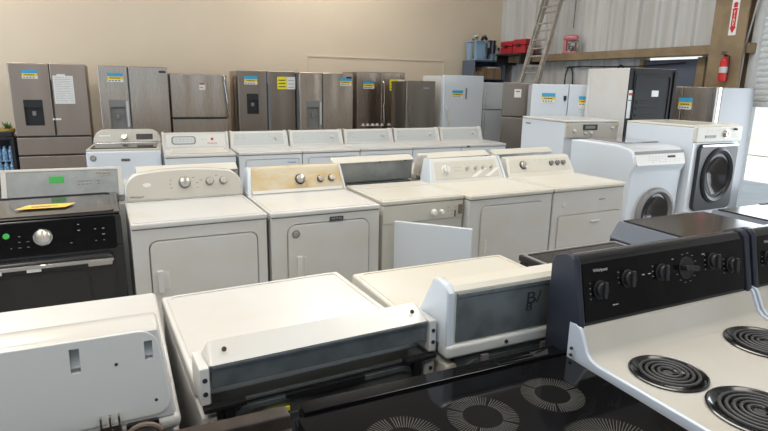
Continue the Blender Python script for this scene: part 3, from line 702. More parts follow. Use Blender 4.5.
MB().lathe([(.185, .02), (.165, .03), (.10, -.03), (0, -.06)], 48, M=T((.03, -d / 2, .81)) @ FRONT @ Matrix.Diagonal((1.0, 1.18, 1, 1))).build('door_glass', 'smoke', o)
MB().box(-w / 2 + .10, w / 2 - .05, -d / 2 - .046, -d / 2 - .03, h - .205, h - .185, .005).build('door_handle', 'chrome', o)
place(o, 2.955, 5.42, 26, w, d)
# cream-fronted machine on a stand, behind
w, d, h = .70, .80, 1.30
o = root('front_load_washer', 'white front loader with grey control front and small side logo, behind the rounded one', 'washer')
MB().box(-w / 2, w / 2, -d / 2 + .02, d / 2, 0, .34, .008).build('pedestal', 'cool', o)
MB().box(-w / 2, w / 2, -d / 2, d / 2, .344, h - .025, .008).build('cabinet', 'cool', o)
MB().box(-w / 2 - .003, w / 2 + .003, -d / 2 - .01, d / 2, h - .024, h, .008, 3).build('top_panel', 'enamel', o)
MB().box(-w / 2 + .006, w / 2 - .006, -d / 2 - .02, -d / 2 + .01, h - .19, h - .03, .008).build('control_panel', 'greyplastic', o)
F = T((0, -d / 2 - .021, h - .09)) @ FRONT
MB().prism(rr(-.13, .06, -.015, .045, .006), 'z', 0, .003, .001, M=F).build('display', 'ink', o)
MB().prism(rr(-.10, .03, .0, .03, .003), 'z', .002, .005, .001, M=F).build('display_window', 'grey', o)
for x, y, q in ((-.24, -.02, .016), (-.10, -.045, .012), (-.02, -.045, .014), (.25, .01, .012)): knob(o, F @ T((x, y, 0)), q, 'grey', 'plastic')
for s_ in (-1, 1): MB().box(s_ * (w / 2 - .03) - .02, s_ * (w / 2 - .03) + .02, -d / 2 - .03, -d / 2, h - .07, h - .03, .004).build('corner_clip', 'yellowed', o)
ring_door(o, T((0, -d / 2 - .002, .78)) @ FRONT, .20, 'grey')
MB().box(-.001, .001, -.05, .05, -.009, .009, M=T((-w / 2 - .0008, d / 2 - .13, h - .075))).build('logo', 'greyink', o)
place(o, 1.90, 6.02, 20, w, d)

# --- refrigerators -------------------------------------------------------------------
def price_sticker(o, x, z, y, sx=.155, sz=.085):
    b = MB().box(x - sx / 2, x + sx / 2, y - .002, y, z + sz * .12, z + sz / 2, mi=0).box(x - sx / 2, x + sx / 2, y - .002, y, z - sz * .22, z + sz * .12, mi=1).box(x - sx / 2, x + sx / 2, y - .002, y, z - sz / 2, z - sz * .22, mi=2)
    for i in range(4): b.box(x - sx * .42 + i * sx * .2, x - sx * .30 + i * sx * .2, y - .003, y - .002, z - sz * .40, z - sz * .30, mi=3)
    for i in range(5): b.box(x - sx * .32 + i * sx * .13, x - sx * .23 + i * sx * .13, y - .003, y - .002, z - sz * .11, z - sz * .01, mi=3)
    b.build('sticker', ['skyblue', 'yellow', 'white', 'ink'], o)
def fridge(label, w, d, h, doors, m, side='sidegrey', topm=None, group=None):
    """doors: (x0, x1, z0, z1) fractions of width and metres"""
    o = root('refrigerator', label, 'refrigerator', group=group)
    MB().box(-w / 2 + .004, w / 2 - .004, -d / 2 + .075, d / 2, .02, h - .012, .006).build('cabinet', side, o)
    MB().box(-w / 2 + .05, w / 2 - .05, -d / 2 + .1, d / 2 - .05, 0, .025).build('base', 'blackplastic', o)
    out = []
    for q in doors:
        nm = 'drawer' if q[4:] and q[4] == 'drawer' else 'door'
        out.append(MB().box(-w / 2 + q[0] * w + .003, -w / 2 + q[1] * w - .003, -d / 2, -d / 2 + .07, q[2] + .004, q[3] - .004, .012, 3).build(nm, m, o))
    return o, out
def dispenser(o, dr_, x, z, w=.17, h=.30, m='blackplastic', d=.73, deep=.05, top=.3):
    cut(dr_, MB().box(x - w / 2, x + w / 2, -d / 2 - .05, -d / 2 + deep, z - h / 2, z + h / 2 - h * top, .01))
    b = MB().ring(rr(x - w / 2 - .006, x + w / 2 + .006, z - h / 2 - .006, z + h / 2 + .006, .012), rr(x - w / 2 + .006, x + w / 2 - .006, z - h / 2 + .006, z + h / 2 - h * top, .01), 'y', -d / 2 - .004, -d / 2 + .01)
    b.box(x - w / 2, x + w / 2, -d / 2 + deep - .008, -d / 2 + deep - .003, z - h / 2, z + h / 2 - h * top)
    b.box(x - w / 2 + .005, x + w / 2 - .005, -d / 2 - .006, -d / 2 + .002, z + h / 2 - h * top, z + h / 2, .002)
    o_ = b.build('water_dispenser', m, o)
    MB().box(x - .022, x + .022, -d / 2 + .005, -d / 2 + deep - .01, z - h * .12, z + h * .06, .004).build('dispenser_lever', 'grey', o_)
d = .73
# 1: four-door, brownish
w, h = .91, 1.83
o, D = fridge('brownish four-door refrigerator with black dispenser and white paper sheet, leftmost', w, d, h, ((0, .52, .86, h), (.52, 1, .86, h), (0, 1, .605, .855, 'drawer'), (0, 1, .06, .60, 'drawer')), 'warmsteel', 'warmsteel')
dispenser(o, D[0], -w / 2 + .245, 1.18, .21, .33, deep=.045)
price_sticker(o, -w / 2 + .245, 1.68, -d / 2, .18, .11)
b = MB().prism([(.05, 1.30), (.29, 1.30), (.29, 1.67), (.05, 1.67)], 'y', -d / 2 - .003, -d / 2 - .001).box(.10, .20, -d / 2 - .004, -d / 2 - .001, 1.66, 1.69)
for i in range(15):
    q0 = 1.32 + i * .023; x1 = random.uniform(.15, .27)
    b.box(.065, x1, -d / 2 - .0036, -d / 2 - .003, q0, q0 + .004, mi=1).box(x1 + .01, .278, -d / 2 - .0036, -d / 2 - .003, q0, q0 + .003, mi=1)
b.build('paper_sheet', ['white', 'greyink'], o)
MB().box(.0, .10, -d / 2 - .004, -d / 2 - .001, 1.08, 1.105).build('note', 'white', o)
for dd in (.0,): MB().box(.022, .034, -d / 2 - .004, -d / 2 + .01, .88, 1.62, .002).build('pocket_handle', 'ink', o)
MB().box(-w / 2 + .02, w / 2 - .02, -d / 2 - .003, -d / 2 + .02, .848, .858).box(-w / 2 + .02, w / 2 - .02, -d / 2 - .003, -d / 2 + .02, .596, .606).build('drawer_grip', 'blackplastic', o)
place(o, -4.94, 7.52, 25, w, d)
# 2: side by side
def side_by_side(label, stx, px, py, deg, w=.91, h=1.82, m='steel', split=.42, label2=True):
    o, D = fridge(label, w, d, h, ((0, split, .06, h), (split, 1, .06, h)), m, 'sidegrey')
    xs = -w / 2 + split * w
    dispenser(o, D[0], xs - .165, 1.14, .20, .42, m='grey', deep=.055, top=.22)
    MB().box(xs - .052, xs - .022, -d / 2 - .014, -d / 2, .98, 1.34, .003).build('dispenser_panel', 'panelblue', o)
    MB().box(xs - .012, xs - .006, -d / 2 - .002, -d / 2 + .02, .2, h - .02).box(xs + .006, xs + .012, -d / 2 - .002, -d / 2 + .02, .2, h - .02).build('edge_grip', 'grey', o)
    price_sticker(o, -w / 2 + stx, 1.66, -d / 2, .20, .12)
    MB().box(w / 2 - .12, w / 2 - .03, -d / 2 - .003, -d / 2, h - .085, h - .055).build('logo', 'ink', o)
    return place(o, px, py, deg, w, d)
side_by_side('stainless side-by-side refrigerator with grey dispenser, sticker left of the dispenser top, second from left', .22, -3.97, 7.92, 25, h=1.82)
# 3: top door over drawer
w, h = .84, 1.74
o, D = fridge('lower stainless refrigerator with wide door over a drawer and small pink-edged tag', w, d, h, ((0, 1, .0 + 1.08, h), (0, 1, .06, 1.075, 'drawer')), 'steel', 'blackplastic')
MB().tube([(w / 2 - .05, -d / 2, h - .02), (w / 2 - .045, -d / 2 - .05, h - .10), (w / 2 - .02, -d / 2 - .055, 1.3), (w / 2 - .01, -d / 2 - .04, 1.12), (w / 2 - .01, -d / 2, 1.09)], .014, 10).build('handle', 'chrome', o)
MB().box(-w / 2 + .02, w / 2 - .02, -d / 2 - .008, -d / 2 + .01, 1.06, 1.085, .003).build('door_gasket', 'blackplastic', o)
MB().box(.0, .09, -d / 2 - .003, -d / 2, 1.50, 1.60).box(.005, .085, -d / 2 - .004, -d / 2 - .002, 1.58, 1.60, mi=1).box(.01, .06, -d / 2 - .004, -d / 2 - .002, 1.53, 1.54, mi=1).build('price_tag', ['white', 'inkred'], o)
place(o, -3.24, 8.60, 25, w, d)
# 4: french door with dispenser
def french(label, px, py, deg, w, h, disp=True, m='steel', side='darksteel', zd=.86, sticker=(.2, 1.66), tagx=None, handles='recess'):
    o, D = fridge(label, w, d, h, ((0, .5, zd, h), (.5, 1, zd, h), (0, 1, .06, zd - .005, 'drawer')), m, side)
    if disp: dispenser(o, D[0], -w / 2 + .22, 1.30, .17, .30, m='blackplastic', deep=.045)
    if handles == 'recess':
        MB().box(-.012, .0, -d / 2 - .004, -d / 2 + .01, zd + .02, 1.62, .002).build('pocket_handle', 'ink', o)
        MB().box(.006, .045, -d / 2 - .010, -d / 2 + .001, zd + .02, 1.60, .004).build('grip_panel', 'sidegrey', o)
    else:
        MB().tube([(.03, -d / 2, 1.68), (.035, -d / 2 - .05, 1.65), (.035, -d / 2 - .055, 1.3), (.035, -d / 2 - .05, .97), (.03, -d / 2, .94)], .013, 10).build('handle', 'lightsteel', o)
    price_sticker(o, -w / 2 + sticker[0], sticker[1], -d / 2, .20, .13)
    if tagx:
        b = MB().box(tagx, tagx + .15, -d / 2 - .003, -d / 2, 1.53, 1.72).box(tagx + .155, tagx + .29, -d / 2 - .003, -d / 2, 1.53, 1.72, mi=1)
        for i in range(3): b.box(tagx + .02, tagx + .13, -d / 2 - .004, -d / 2 - .003, 1.56 + .05 * i, 1.575 + .05 * i, mi=2).box(tagx + .17, tagx + .27, -d / 2 - .004, -d / 2 - .003, 1.555 + .055 * i, 1.56 + .055 * i, mi=2)
        b.build('energy_tag', ['bright_yellow', 'white', 'ink'], o)
    return place(o, px, py, deg, w, d), w, h
french('stainless french-door refrigerator with black dispenser and yellow tag, behind the second and third dryers', -2.28, 8.83, 25, .91, 1.81, True, m='darksteel', side='steel', tagx=.16)
side_by_side('stainless side-by-side refrigerator with sticker at its top right corner', .78, -1.37, 9.07, 25, h=1.80)
o, w, h = french('stainless french-door refrigerator with long bar handle and row of white foam blocks', -.50, 9.75, 25, .91, 1.84, False, m='steel', side='darksteel', handles='bar', sticker=(.22, 1.62), tagx=.16)
b = MB()
for i in range(8):
    x = -.34 + i * .09 + (.05 if i > 4 else 0)
    b.prism([(x - .03, .925), (x + .03, .925), (x + .012, .965), (x - .012, .965)], 'y', -d / 2 - .03, -d / 2 + .0, .003)
b.build('foam_blocks', 'white', o)
# 7: narrow dark
w, h = .52, 1.70
o, D = fridge('narrow dark slate refrigerator with one door and short bar handle', w, .55, h, ((0, 1, .06, h),), 'darksteel', 'darksteel')
MB().tube([(-w / 2 + .07, -.275, 1.35), (-w / 2 + .07, -.32, 1.34), (-w / 2 + .07, -.32, 1.05), (-w / 2 + .07, -.275, 1.04)], .010).build('handle', 'lightsteel', o)
MB().box(.04, .14, -.278, -.275, 1.58, 1.595).build('logo', 'silverink', o)
place(o, .315, 8.98, 25, w, .55)
# 8: white upright freezer
w, h = .76, 1.80
o, D = fridge('white upright refrigerator with long curved handle and grey strip beside its sticker', w, .72, h, ((0, 1, .06, h),), 'cool', 'enamel')
MB().tube([(-w / 2 + .05, -.36, 1.30), (-w / 2 + .055, -.41, 1.26), (-w / 2 + .075, -.42, 1.05), (-w / 2 + .055, -.42, .85), (-w / 2 + .04, -.36, .6)], .013).build('handle', 'cream', o)
price_sticker(o, -w / 2 + .26, 1.50, -.36, .20, .12)
MB().box(.03, .06, -.364, -.36, 1.42, 1.60, .001).build('grey_strip', 'grey', o)
place(o, .92, 9.20, 25, w, .72)
# white top-freezer and dark top-freezer
def top_freezer(label, w, h, m, split, side, hm):
    o, D = fridge(label, w, .70, h, ((0, 1, split, h), (0, 1, .06, split - .006)), m, side)
    MB().box(-w / 2 + .03, -w / 2 + .05, -.385, -.35, split + .05, split + .30, .005).box(-w / 2 + .03, -w / 2 + .05, -.385, -.35, split - .45, split - .05, .005).build('handle', hm, o)
    return o
o = top_freezer('white two-door refrigerator beside the dark one, under the shelf unit', .58, 1.70, 'cool', 1.24, 'cool', 'cool')
place(o, 1.66, 9.78, 25, .58, .70)
o = top_freezer('dark slate two-door refrigerator with small white tag', .50, 1.70, 'darksteel', 1.20, 'darksteel', 'darksteel')
MB().box(-.08, .02, -.354, -.35, 1.48, 1.60).box(-.06, .0, -.355, -.353, 1.56, 1.575, mi=1).build('price_tag', ['white', 'inkred'], o)
place(o, 1.72, 8.50, -11, .50, .70)
# pale blue-white pair of doors
w, h = .91, 1.68
o, D = fridge('cool white side-by-side refrigerator with a sticker on each door and shield-shaped badge', w, .70, h, ((0, .52, .06, h), (.52, 1, .06, h)), 'cool', 'cool')
price_sticker(o, -w / 2 + .22, 1.50, -.36, .17, .12); price_sticker(o, w / 2 - .22, 1.47, -.36, .17, .12)
MB().box(w / 2 - .305, w / 2 - .135, -.362, -.36, 1.37, 1.41).build('note', 'white', o)
MB().prism([(-.045, 1.53), (-.005, 1.53), (-.007, 1.48), (-.025, 1.455), (-.043, 1.48)], 'y', -.366, -.36, .002).build('badge', 'ink', o)
place(o, 1.92, 7.60, -10, w, .70)
# white refrigerator turned to show its black back
w, dd, h = .70, .72, 1.87
o = root('refrigerator', 'tall white refrigerator turned so its black vented back faces the aisle', 'refrigerator')
MB().box(-w / 2, w / 2, -dd / 2 + .07, dd / 2 - .012, .02, h, .008).build('cabinet', 'enamel', o)
MB().box(-w / 2 + .03, w / 2 - .03, -dd / 2 + .1, dd / 2 - .05, 0, .03).build('base', 'blackplastic', o)
MB().box(-w / 2, w / 2, -dd / 2, -dd / 2 + .065, .06, h, .012, 3).build('door', 'enamel', o)
bk = MB().box(-w / 2 + .004, w / 2 - .004, dd / 2 - .014, dd / 2, .03, h - .003, .003)
for i in range(7): bk.box(-.12, .22, dd / 2 - .002, dd / 2 + .008, 1.02 + i * .075, 1.05 + i * .075, .003)
bk.ring(rr(-.27, .26, .9, 1.80, .03), rr(-.25, .24, .92, 1.78, .03), 'y', dd / 2 - .001, dd / 2 + .012)
bk.box(-w / 2 + .01, -w / 2 + .05, dd / 2 - .001, dd / 2 + .02, .1, 1.84, .004).box(.27, .285, dd / 2 - .001, dd / 2 + .012, .1, 1.84, .004)
bk.build('back_panel', 'deepblack', o)
MB().box(.285, .34, dd / 2 - .001, dd / 2 + .003, 1.30, 1.62).box(.29, .335, dd / 2 + .002, dd / 2 + .004, 1.5, 1.51, mi=1).box(.29, .335, dd / 2 + .002, dd / 2 + .004, 1.56, 1.59, mi=2).build('warning_label', ['panelblue', 'ink', 'inkred'], o)
MB().box(-.10, .0, dd / 2, dd / 2 + .003, 1.55, 1.62).build('small_label', 'panelblue', o)
MB().tube([(.33, dd / 2 + .01, 1.05), (.36, dd / 2 + .03, .98), (.35, dd / 2 + .03, .90), (.37, dd / 2 + .02, .80)], .012).build('water_line', 'red', o)
white_fridge = o
# placed by its near vertical edge (corner between white side and black back)
def place_corner(o, px, py, deg, lx, ly):
    a = R(deg); o.rotation_euler = (0, 0, a)
    o.location = (px - lx * math.cos(a) + ly * math.sin(a), py - lx * math.sin(a) - ly * math.cos(a), 0)
place_corner(o, 2.78, 6.62, 200, w / 2, dd / 2)
# stainless refrigerator standing against the right wall
w, h = .91, 1.68
o, D = fridge('stainless refrigerator with grey side by the tan column, sticker on its left door', w, d, h, ((0, .5, .7, h), (.5, 1, .7, h), (0, 1, .06, .695, 'drawer')), 'steel', 'sidegrey')
price_sticker(o, .05, 1.47, -d / 2, .18, .14)
MB().box(w / 2 - .03, w / 2 - .012, -d / 2 - .004, -d / 2 + .02, .7, h - .01, .003).build('edge_strip', 'white', o)
place_corner(o, 3.90, 6.75, -62, w / 2, -d / 2)

# ---------------------------------------------------------------- ranges in the foreground
def coil_burner(o, x, y, z, r_, turns):
    b = MB().lathe([(r_ + .004, .0045), (r_, .006), (r_ - .006, .004), (r_ - .014, -.004), (r_ * .55, -.016), (.02, -.018), (0, -.018)], 44, M=T((x, y, z)))
    bowl = b.build('drip_bowl', 'black', o)
    pts = []; n = int(turns * 26)
    for i in range(n + 1):
        t = i / n; a = 2 * math.pi * turns * t; q = .018 + (r_ - .016 - .018) * t
        pts.append((x + q * math.cos(a), y + q * math.sin(a), z + .006))
    c = MB().tube(pts, .0042, 8)
    for k in range(3): c.box(0, r_ - .014, -.0015, .0015, -.006, .002, M=T((x, y, z)) @ Matrix.Rotation(R(90 + 120 * k), 4, 'Z'))
    c.cyl(.013, -.004, .004, 20, .001, M=T((x, y, z))).build('coil', 'coil', bowl)
def coil_range(label, group=None):
    w, d, h = .76, .63, .92
    o = root('coil_range', label, 'range')
    MB().box(-w / 2 + .004, w / 2 - .004, -d / 2 + .03, d / 2, .02, h - .045, .004).build('cabinet', 'enamel', o)
    MB().box(-w / 2 + .02, w / 2 - .02, -d / 2 + .06, d / 2 - .05, 0, .03).build('kick_base', 'blackplastic', o)
    MB().box(-w / 2 + .008, w / 2 - .008, -d / 2 - .01, -d / 2 + .03, .25, h - .13, .006).build('oven_door', 'enamel', o)
    y = d / 2
    # cooktop: flat plate with raised rolled rim, sweeping up to the backguard
    prof = [(-y, h - .04), (-y - .004, h - .02), (-y + .004, h - .002), (-y + .02, h), (y - .13, h), (y - .11, h + .006), (y - .095, h + .020), (y - .075, h + .060), (y - .068, h + .074), (y - .055, h + .080), (y - .03, h + .080), (y - .03, h - .04)]
    ct = MB().prism(prof, 'x', -w / 2 + .006, w / 2 - .006, .002).build('cooktop', 'cooktop', o)
    B = ((-w / 2 + .148, y - .238, .092, 4), (w / 2 - .185, y - .235, .108, 5), (-w / 2 + .185, y - .450, .108, 5), (w / 2 - .185, y - .460, .09, 4))
    cut(ct, *[MB().cyl(r_ + .001, h - .03, h + .02, 44, 0, 0, T((x, yy, 0))) for x, yy, r_, t in B])
    for x, yy, r_, t in B: coil_burner(o, x, yy, h, r_, t)
    for s in (-1, 1):
        e = MB().prism([(-y, h - .045), (-y - .002, h - .006), (-y + .012, h + .006), (y - .14, h + .006), (y - .115, h + .012), (y - .100, h + .026), (y - .082, h + .064), (y - .072, h + .082), (y - .055, h + .090), (y - .03, h + .088), (y - .03, h - .03), (y - .06, h - .05)], 'x', s * (w / 2 - .004) - .006, s * (w / 2 - .004) + .006, .004, 3)
        e.build('side_rim', 'coolrim', o)
    if True: screws(o, (), y)
    for z_ in (h - .0, h + .02): MB().cyl(.0045, -.002, .0025, 12, M=T((-w / 2 - .010, y - .055, z_)) @ Matrix.Rotation(R(-90), 4, 'Y')).build('screw_hole', 'ink', o)
    # backguard
    T0 = 1.188
    gp = [(y - .058, h - .03), (y - .058, h + .078), (y - .020, T0 - .018), (y - .008, T0 - .004), (y + .010, T0), (y + .045, T0 - .012), (y + .055, T0 - .03), (y + .055, h - .05), (y - .03, h - .06)]
    MB().prism(gp, 'x', -w / 2 + .02, w / 2 - .02, .003).build('backguard', 'black', o)
    for s in (-1, 1):
        g2 = [(y - .066, h + .085), (y - .028, T0 - .012), (y - .012, T0 + .004), (y + .008, T0 + .006), (y + .048, T0 - .008), (y + .062, T0 - .03), (y + .062, h - .10), (y + .005, h - .10), (y + .0, h - .03), (y - .03, h - .0)]
        MB().prism(g2, 'x', s * (w / 2 - .012) - .012, s * (w / 2 - .012) + .012, .006, 3).build('end_cap', 'navy', o)
    M, L = face(y - .058, h + .078, y - .020, T0 - .018)
    MB().prism(rr(-w / 2 + .03, w / 2 - .03, .010, L - .004, .006), 'z', -.001, .004, .001, M=M).build('control_panel', 'blackglass', o)
    M = M @ T((0, 0, .004))
    for x, yy in ((-.290, .095), (-.180, .112), (-.040, .112), (.195, .118), (.285, .095)):
        b = MB().cyl(.026, 0, .004, 28, .001, 0, M @ T((x, yy, 0))).cyl(.021, .003, .016, 28, .003, 0, M @ T((x, yy, 0)))
        b.box(-.006, .006, -.023, .023, .014, .026, .004, 3, 0, M @ T((x, yy, 0)) @ Matrix.Rotation(R(-10), 4, 'Z')).build('knob', 'blackplastic', o)
        marks(o, M @ T((x, yy, 0)), -.045, -.03, -.03, .03, 1, 4, 'greyink', .006, skip=.2)
    b = MB().cyl(.034, 0, .003, 32, .001, 0, M @ T((.070, .112, 0))).box(-.030, .030, -.008, .008, .002, .026, .004, 3, 0, M @ T((.070, .112, 0)) @ Matrix.Rotation(R(-8), 4, 'Z'))
    b.build('oven_dial', 'blackplastic', o)
    for k in range(10):
        a = R(200 + k * 30)
        MB().box(-.004, .004, -.0008, .0008, 0, .001, M=M @ T((.070 + .045 * math.cos(a), .112 + .045 * math.sin(a), 0))).build('dial_mark', 'greyink', o)
    marks(o, M, -.13, -.08, .11, .12, 2, 1, 'silverink', .016, skip=0); marks(o, M, -.26, -.21, .04, .05, 1, 1, 'silverink', .03, skip=0); marks(o, M, .0, .02, .14, .15, 1, 1, 'silverink', .012, skip=0); marks(o, M, .14, .16, .14, .15, 1, 1, 'silverink', .012, skip=0)
    text('Whirlpool', .013, o, M @ T((-.285, .150, 0)), 'silverink', 'logo')
    return o, w, d
MT['cooktop'] = mat('ivory_cooktop_enamel', (.54, .525, .49), .25, coat=.2, noise=.07, nscale=3, c2=(.51, .48, .43))
MT['coolrim'] = mat('porcelain_rim', (.62, .68, .78), .25, coat=.4)
cp, sp = math.cos(R(26)), math.sin(R(26))
o, w, d = coil_range('ivory coil-burner range with black backguard and side rim next to the black glass cooktop')
rx, ry = .508, 1.478
place(o, rx + d * sp, ry - d * cp, 26, w, d)
o, w, d = coil_range('second ivory coil-burner range, cut off by the right edge of the photo')
place(o, rx + d * sp + .775 * cp, ry - d * cp + .775 * sp, 26, w, d)

# black glass cooktop range
w, d, h = .765, .64, .918
o = root('glass_top_range', 'range with black glass cooktop, printed radial burner rings and raised vented rear strip', 'range')
MB().box(-w / 2 + .004, w / 2 - .004, -d / 2 + .02, d / 2 + .04, 0, h - .031, .004).build('cabinet', 'black', o)
MB().box(-w / 2, w / 2, -d / 2, d / 2, h - .028, h, .004, 2).build('cooktop', 'blackglass', o)
vt = MB().box(-w / 2 + .016, w / 2 - .002, d / 2 + .001, d / 2 + .046, h - .03, h + .008, .003, 2).build('rear_vent_strip', 'blackglass', o)
cut(vt, *[MB().box(x, x + .115, d / 2 + q, d / 2 + q + .009, h - .06, h + .03) for x in (.05, .172) for q in (.012, .028)])
MB().box(.04, .30, d / 2 + .01, d / 2 + .040, h - .0305, h - .0295).build('slot_shade_sheet', 'deepblack', o)  # matt black sheet that puts shade into the vent slots
def radial(x, y, r0, r1, n, gap=()):
    b = MB().cyl(r1 * 1.06, h - .0002, h + .0002, 48, mi=1, M=T((x, y, 0)))
    for i in range(n):
        a = 2 * math.pi * i / n
        if any(abs(((math.degrees(a) - g) + 180) % 360 - 180) < 4 for g in gap): continue
        b.box(r0, r1, -.0007, .0007, h + .0001, h + .0006, M=T((x, y, 0)) @ Matrix.Rotation(a, 4, 'Z'))
    b.build('burner_ring', ['mark', 'faint'], o)
radial(-w / 2 + .180, d / 2 - .170, .048, .088, 72, (0, 90, 180, 270))
radial(-w / 2 + .381, d / 2 - .160, .045, .080, 72, (45, 135, 225, 315))
radial(-w / 2 + .590, d / 2 - .150, .042, .075, 72, (0, 120, 240))
radial(-w / 2 + .570, d / 2 - .365, .055, .105, 84)
radial(-w / 2 + .190, d / 2 - .420, .055, .105, 84)
c2_, s2_ = math.cos(R(25.3)), math.sin(R(25.3))
place(o, -.183 + d * s2_, 1.105 - d * c2_, 25.3, w, d)

# stripped brown range: its cooktop is gone, the rear rail shows
w, d, h = .76, .62, .918
o = root('stripped_range', 'sooty brown range without its cooktop, dark rear rail in front of the backwards white dryer', 'range')
c = MB().box(-w / 2, w / 2, -d / 2, d / 2, 0, h - .03, .004).build('cabinet', 'brown', o)
cut(c, MB().box(-w / 2 + .03, w / 2 - .03, -d / 2 + .03, d / 2 - .05, h - .20, h + .1))
MB().box(-w / 2, w / 2 + .0, d / 2 - .030, d / 2 + .012, h - .03, h + .035, .006).box(-w / 2, w / 2, d / 2 - .05, d / 2 - .03, h - .03, h - .005, .002).build('rear_rail', 'brown', o)
MB().box(w / 2 - .03, w / 2, -d / 2, d / 2 - .03, h - .03, h + .005, .004).box(-w / 2, -w / 2 + .03, -d / 2, d / 2 - .03, h - .03, h + .005, .004).build('side_rail', 'brown', o)
for x in (-.2, .14): MB().lathe([(.10, .0), (.095, .01), (.05, -.01), (0, -.012)], 28, M=T((x, d / 2 - .2, h - .05))).build('burner_pan', 'brown', o)
MB().tube([(-.3, d / 2 - .1, h - .06), (0, d / 2 - .11, h - .045), (.3, d / 2 - .09, h - .06)], .008).build('wiring', 'hose', o)
place(o, -.212, 1.085, 25, w, d, 'FR')
o.location += Vector((sp * d, -cp * d, 0))

# machines facing away beyond the coil ranges: glossy dark tops only
w, d, h = .575, .66, .92
o = root('glass_top_range', 'range with plain dark grey glossy top, between the cream backwards dryer and the lidded washer', 'range')
MB().box(-w / 2, w / 2, -d / 2, d / 2, 0, h - .03, .006).build('cabinet', 'charcoal', o)
MB().box(-w / 2 - .003, w / 2 + .003, -d / 2 - .006, d / 2, h - .028, h, .006, 2).build('cooktop', 'smoke', o)
MB().ring(rr(-w / 2 + .005, w / 2 - .005, -d / 2, d / 2 - .01, .02), rr(-w / 2 + .02, w / 2 - .02, -d / 2 + .015, d / 2 - .025, .015), 'z', h - .002, h + .004).build('top_frame', 'grey', o)
place(o, .889, 1.767, 26, w, d, 'BL', True)
def lidded(label, px, py, w):
    d, h = .68, .975
    o = root('clothes_washer', label, 'washer')
    MB().box(-w / 2, w / 2, -d / 2, d / 2, 0, h - .09, .008).build('cabinet', 'charcoal', o)
    q = MB().box(-w / 2 - .002, w / 2 + .002, -d / 2, d / 2, h - .09, h, .006, 2)
    for v in q.bm.verts:
        if v.co.z > h - .05: v.co.x *= .90; v.co.y = v.co.y * .96
    q.build('top_frame', 'navygrey', o)
    MB().box(-w / 2 * .86, w / 2 * .86, -d / 2 * .90, d / 2 * .90, h - .002, h + .008, .004, 2).build('lid', 'smoke', o)
    MB().box(-w / 2 * .5, -w / 2 * .2, -d / 2 * .93, -d / 2 * .86, h, h + .014, .004).build('lid_hinge', 'grey', o)
    return place(o, px, py, 25, w, d, 'BL', True)
MT['navygrey'] = mat('blue_grey_enamel', (.16, .18, .22), .3, coat=.3)
MT['glass'] = mat('lid_glass', (.10, .10, .10), .08, coat=1)
lidded('dark washer turned backwards with brownish glass lid, behind the first coil range', 1.455, 2.19, .70)
lidded('dark washer turned backwards with grey lid, at the right edge behind the ranges', 2.12, 2.51, .72)

# ---------------------------------------------------------------- things along the walls
def rwp(o, n, m, z=0, extra=0):
    o.location = rw(n, m, z); o.rotation_euler = (0, 0, ROOM + extra); return o
# steel shelf unit in the corner
o = root('shelf_unit', 'blue-grey steel shelf unit in the corner holding cardboard boxes', 'shelf unit')
W_, D_ = .74, .44
b = MB().box(-W_ / 2, -W_ / 2 + .02, -D_ / 2, D_ / 2, 0, 2.13).box(W_ / 2 - .02, W_ / 2, -D_ / 2, D_ / 2, 0, 2.13).box(-W_ / 2, W_ / 2, D_ / 2 - .01, D_ / 2, 0, 2.13); b.build('frame', 'shelfgrey', o)
for z in (.10, .55, 1.0, 1.36, 1.76, 2.11): MB().box(-W_ / 2 + .02, W_ / 2 - .02, -D_ / 2, D_ / 2 - .01, z, z + .022).build('shelf', 'shelfgrey', o)
rwp(o, 6.78, 9.93 - .06)
def carton(x, w, h, label, c='cardboard'):
    o = MB().box(-w / 2, w / 2, -.16, .16, 0, h, .004).box(-.03, .03, -.161, -.155, 0, h, mi=1).build('cardboard_box', [c, 'hose']); tag(o, label, 'box', 'cardboard boxes on the shelf unit')
    return rwp(o, 6.78 + x, 9.87, 1.783)
carton(-.24, .20, .13, 'small brown cardboard box at the left of the steel shelf')
carton(-.09, .10, .22, 'narrow dark topped cardboard box standing upright on the steel shelf')
carton(.15, .36, .20, 'largest brown cardboard box at the right of the steel shelf')
p = MB().box(-.16, .16, -.13, .13, 0, .03, .006).build('paper_stack', 'white'); tag(p, 'flat white pack lying on the largest cardboard box', 'pack'); rwp(p, 6.94, 9.87, 1.984)
# blue bin on top with clutter
b = MB().prism([(-.20, 0), (.20, 0), (.23, .36), (-.23, .36)], 'y', -.18, .18, .01)
b = b.build('storage_bin', 'binblue'); tag(b, 'blue plastic storage bin on top of the shelf unit', 'bin'); rwp(b, 6.67, 9.86, 2.1335)
cut(b, MB().prism([(-.18, .02), (.18, .02), (.218, .40), (-.218, .40)], 'y', -.165, .165))
MB().ring(rr(-.245, .245, -.20, .20, .02), rr(-.215, .215, -.17, .17, .015), 'z', .345, .365).build('rim', 'binblue', b)
for x, lb in ((-.12, 'crumpled grey-brown bundle sticking out of the blue bin'), (.09, 'dark rolled strap lying on the blue bin')):
    q = MB().tube([(-.06, 0, .0), (-.03, .02, .05), (.0, -.02, .07), (.03, .01, .03), (.06, 0, .01)], .032, 8).build('bundle', 'alu' if x < 0 else 'blackplastic'); tag(q, lb, 'bundle'); rwp(q, 6.67 + x, 9.86, 2.535)
for i, x in enumerate((.09, .18)):
    q = MB().box(-.02, .02, -.012, .012, -.20, .05, .004).box(-.025, .025, -.012, .10, .042, .056, .005).build('black_clamp', 'blackplastic'); tag(q, 'black clamp hooked over the blue bin rim, %s one' % ('left' if i == 0 else 'right'), 'clamp', 'clamps on the blue bin'); rwp(q, 6.67 + x, 9.642, 2.46)
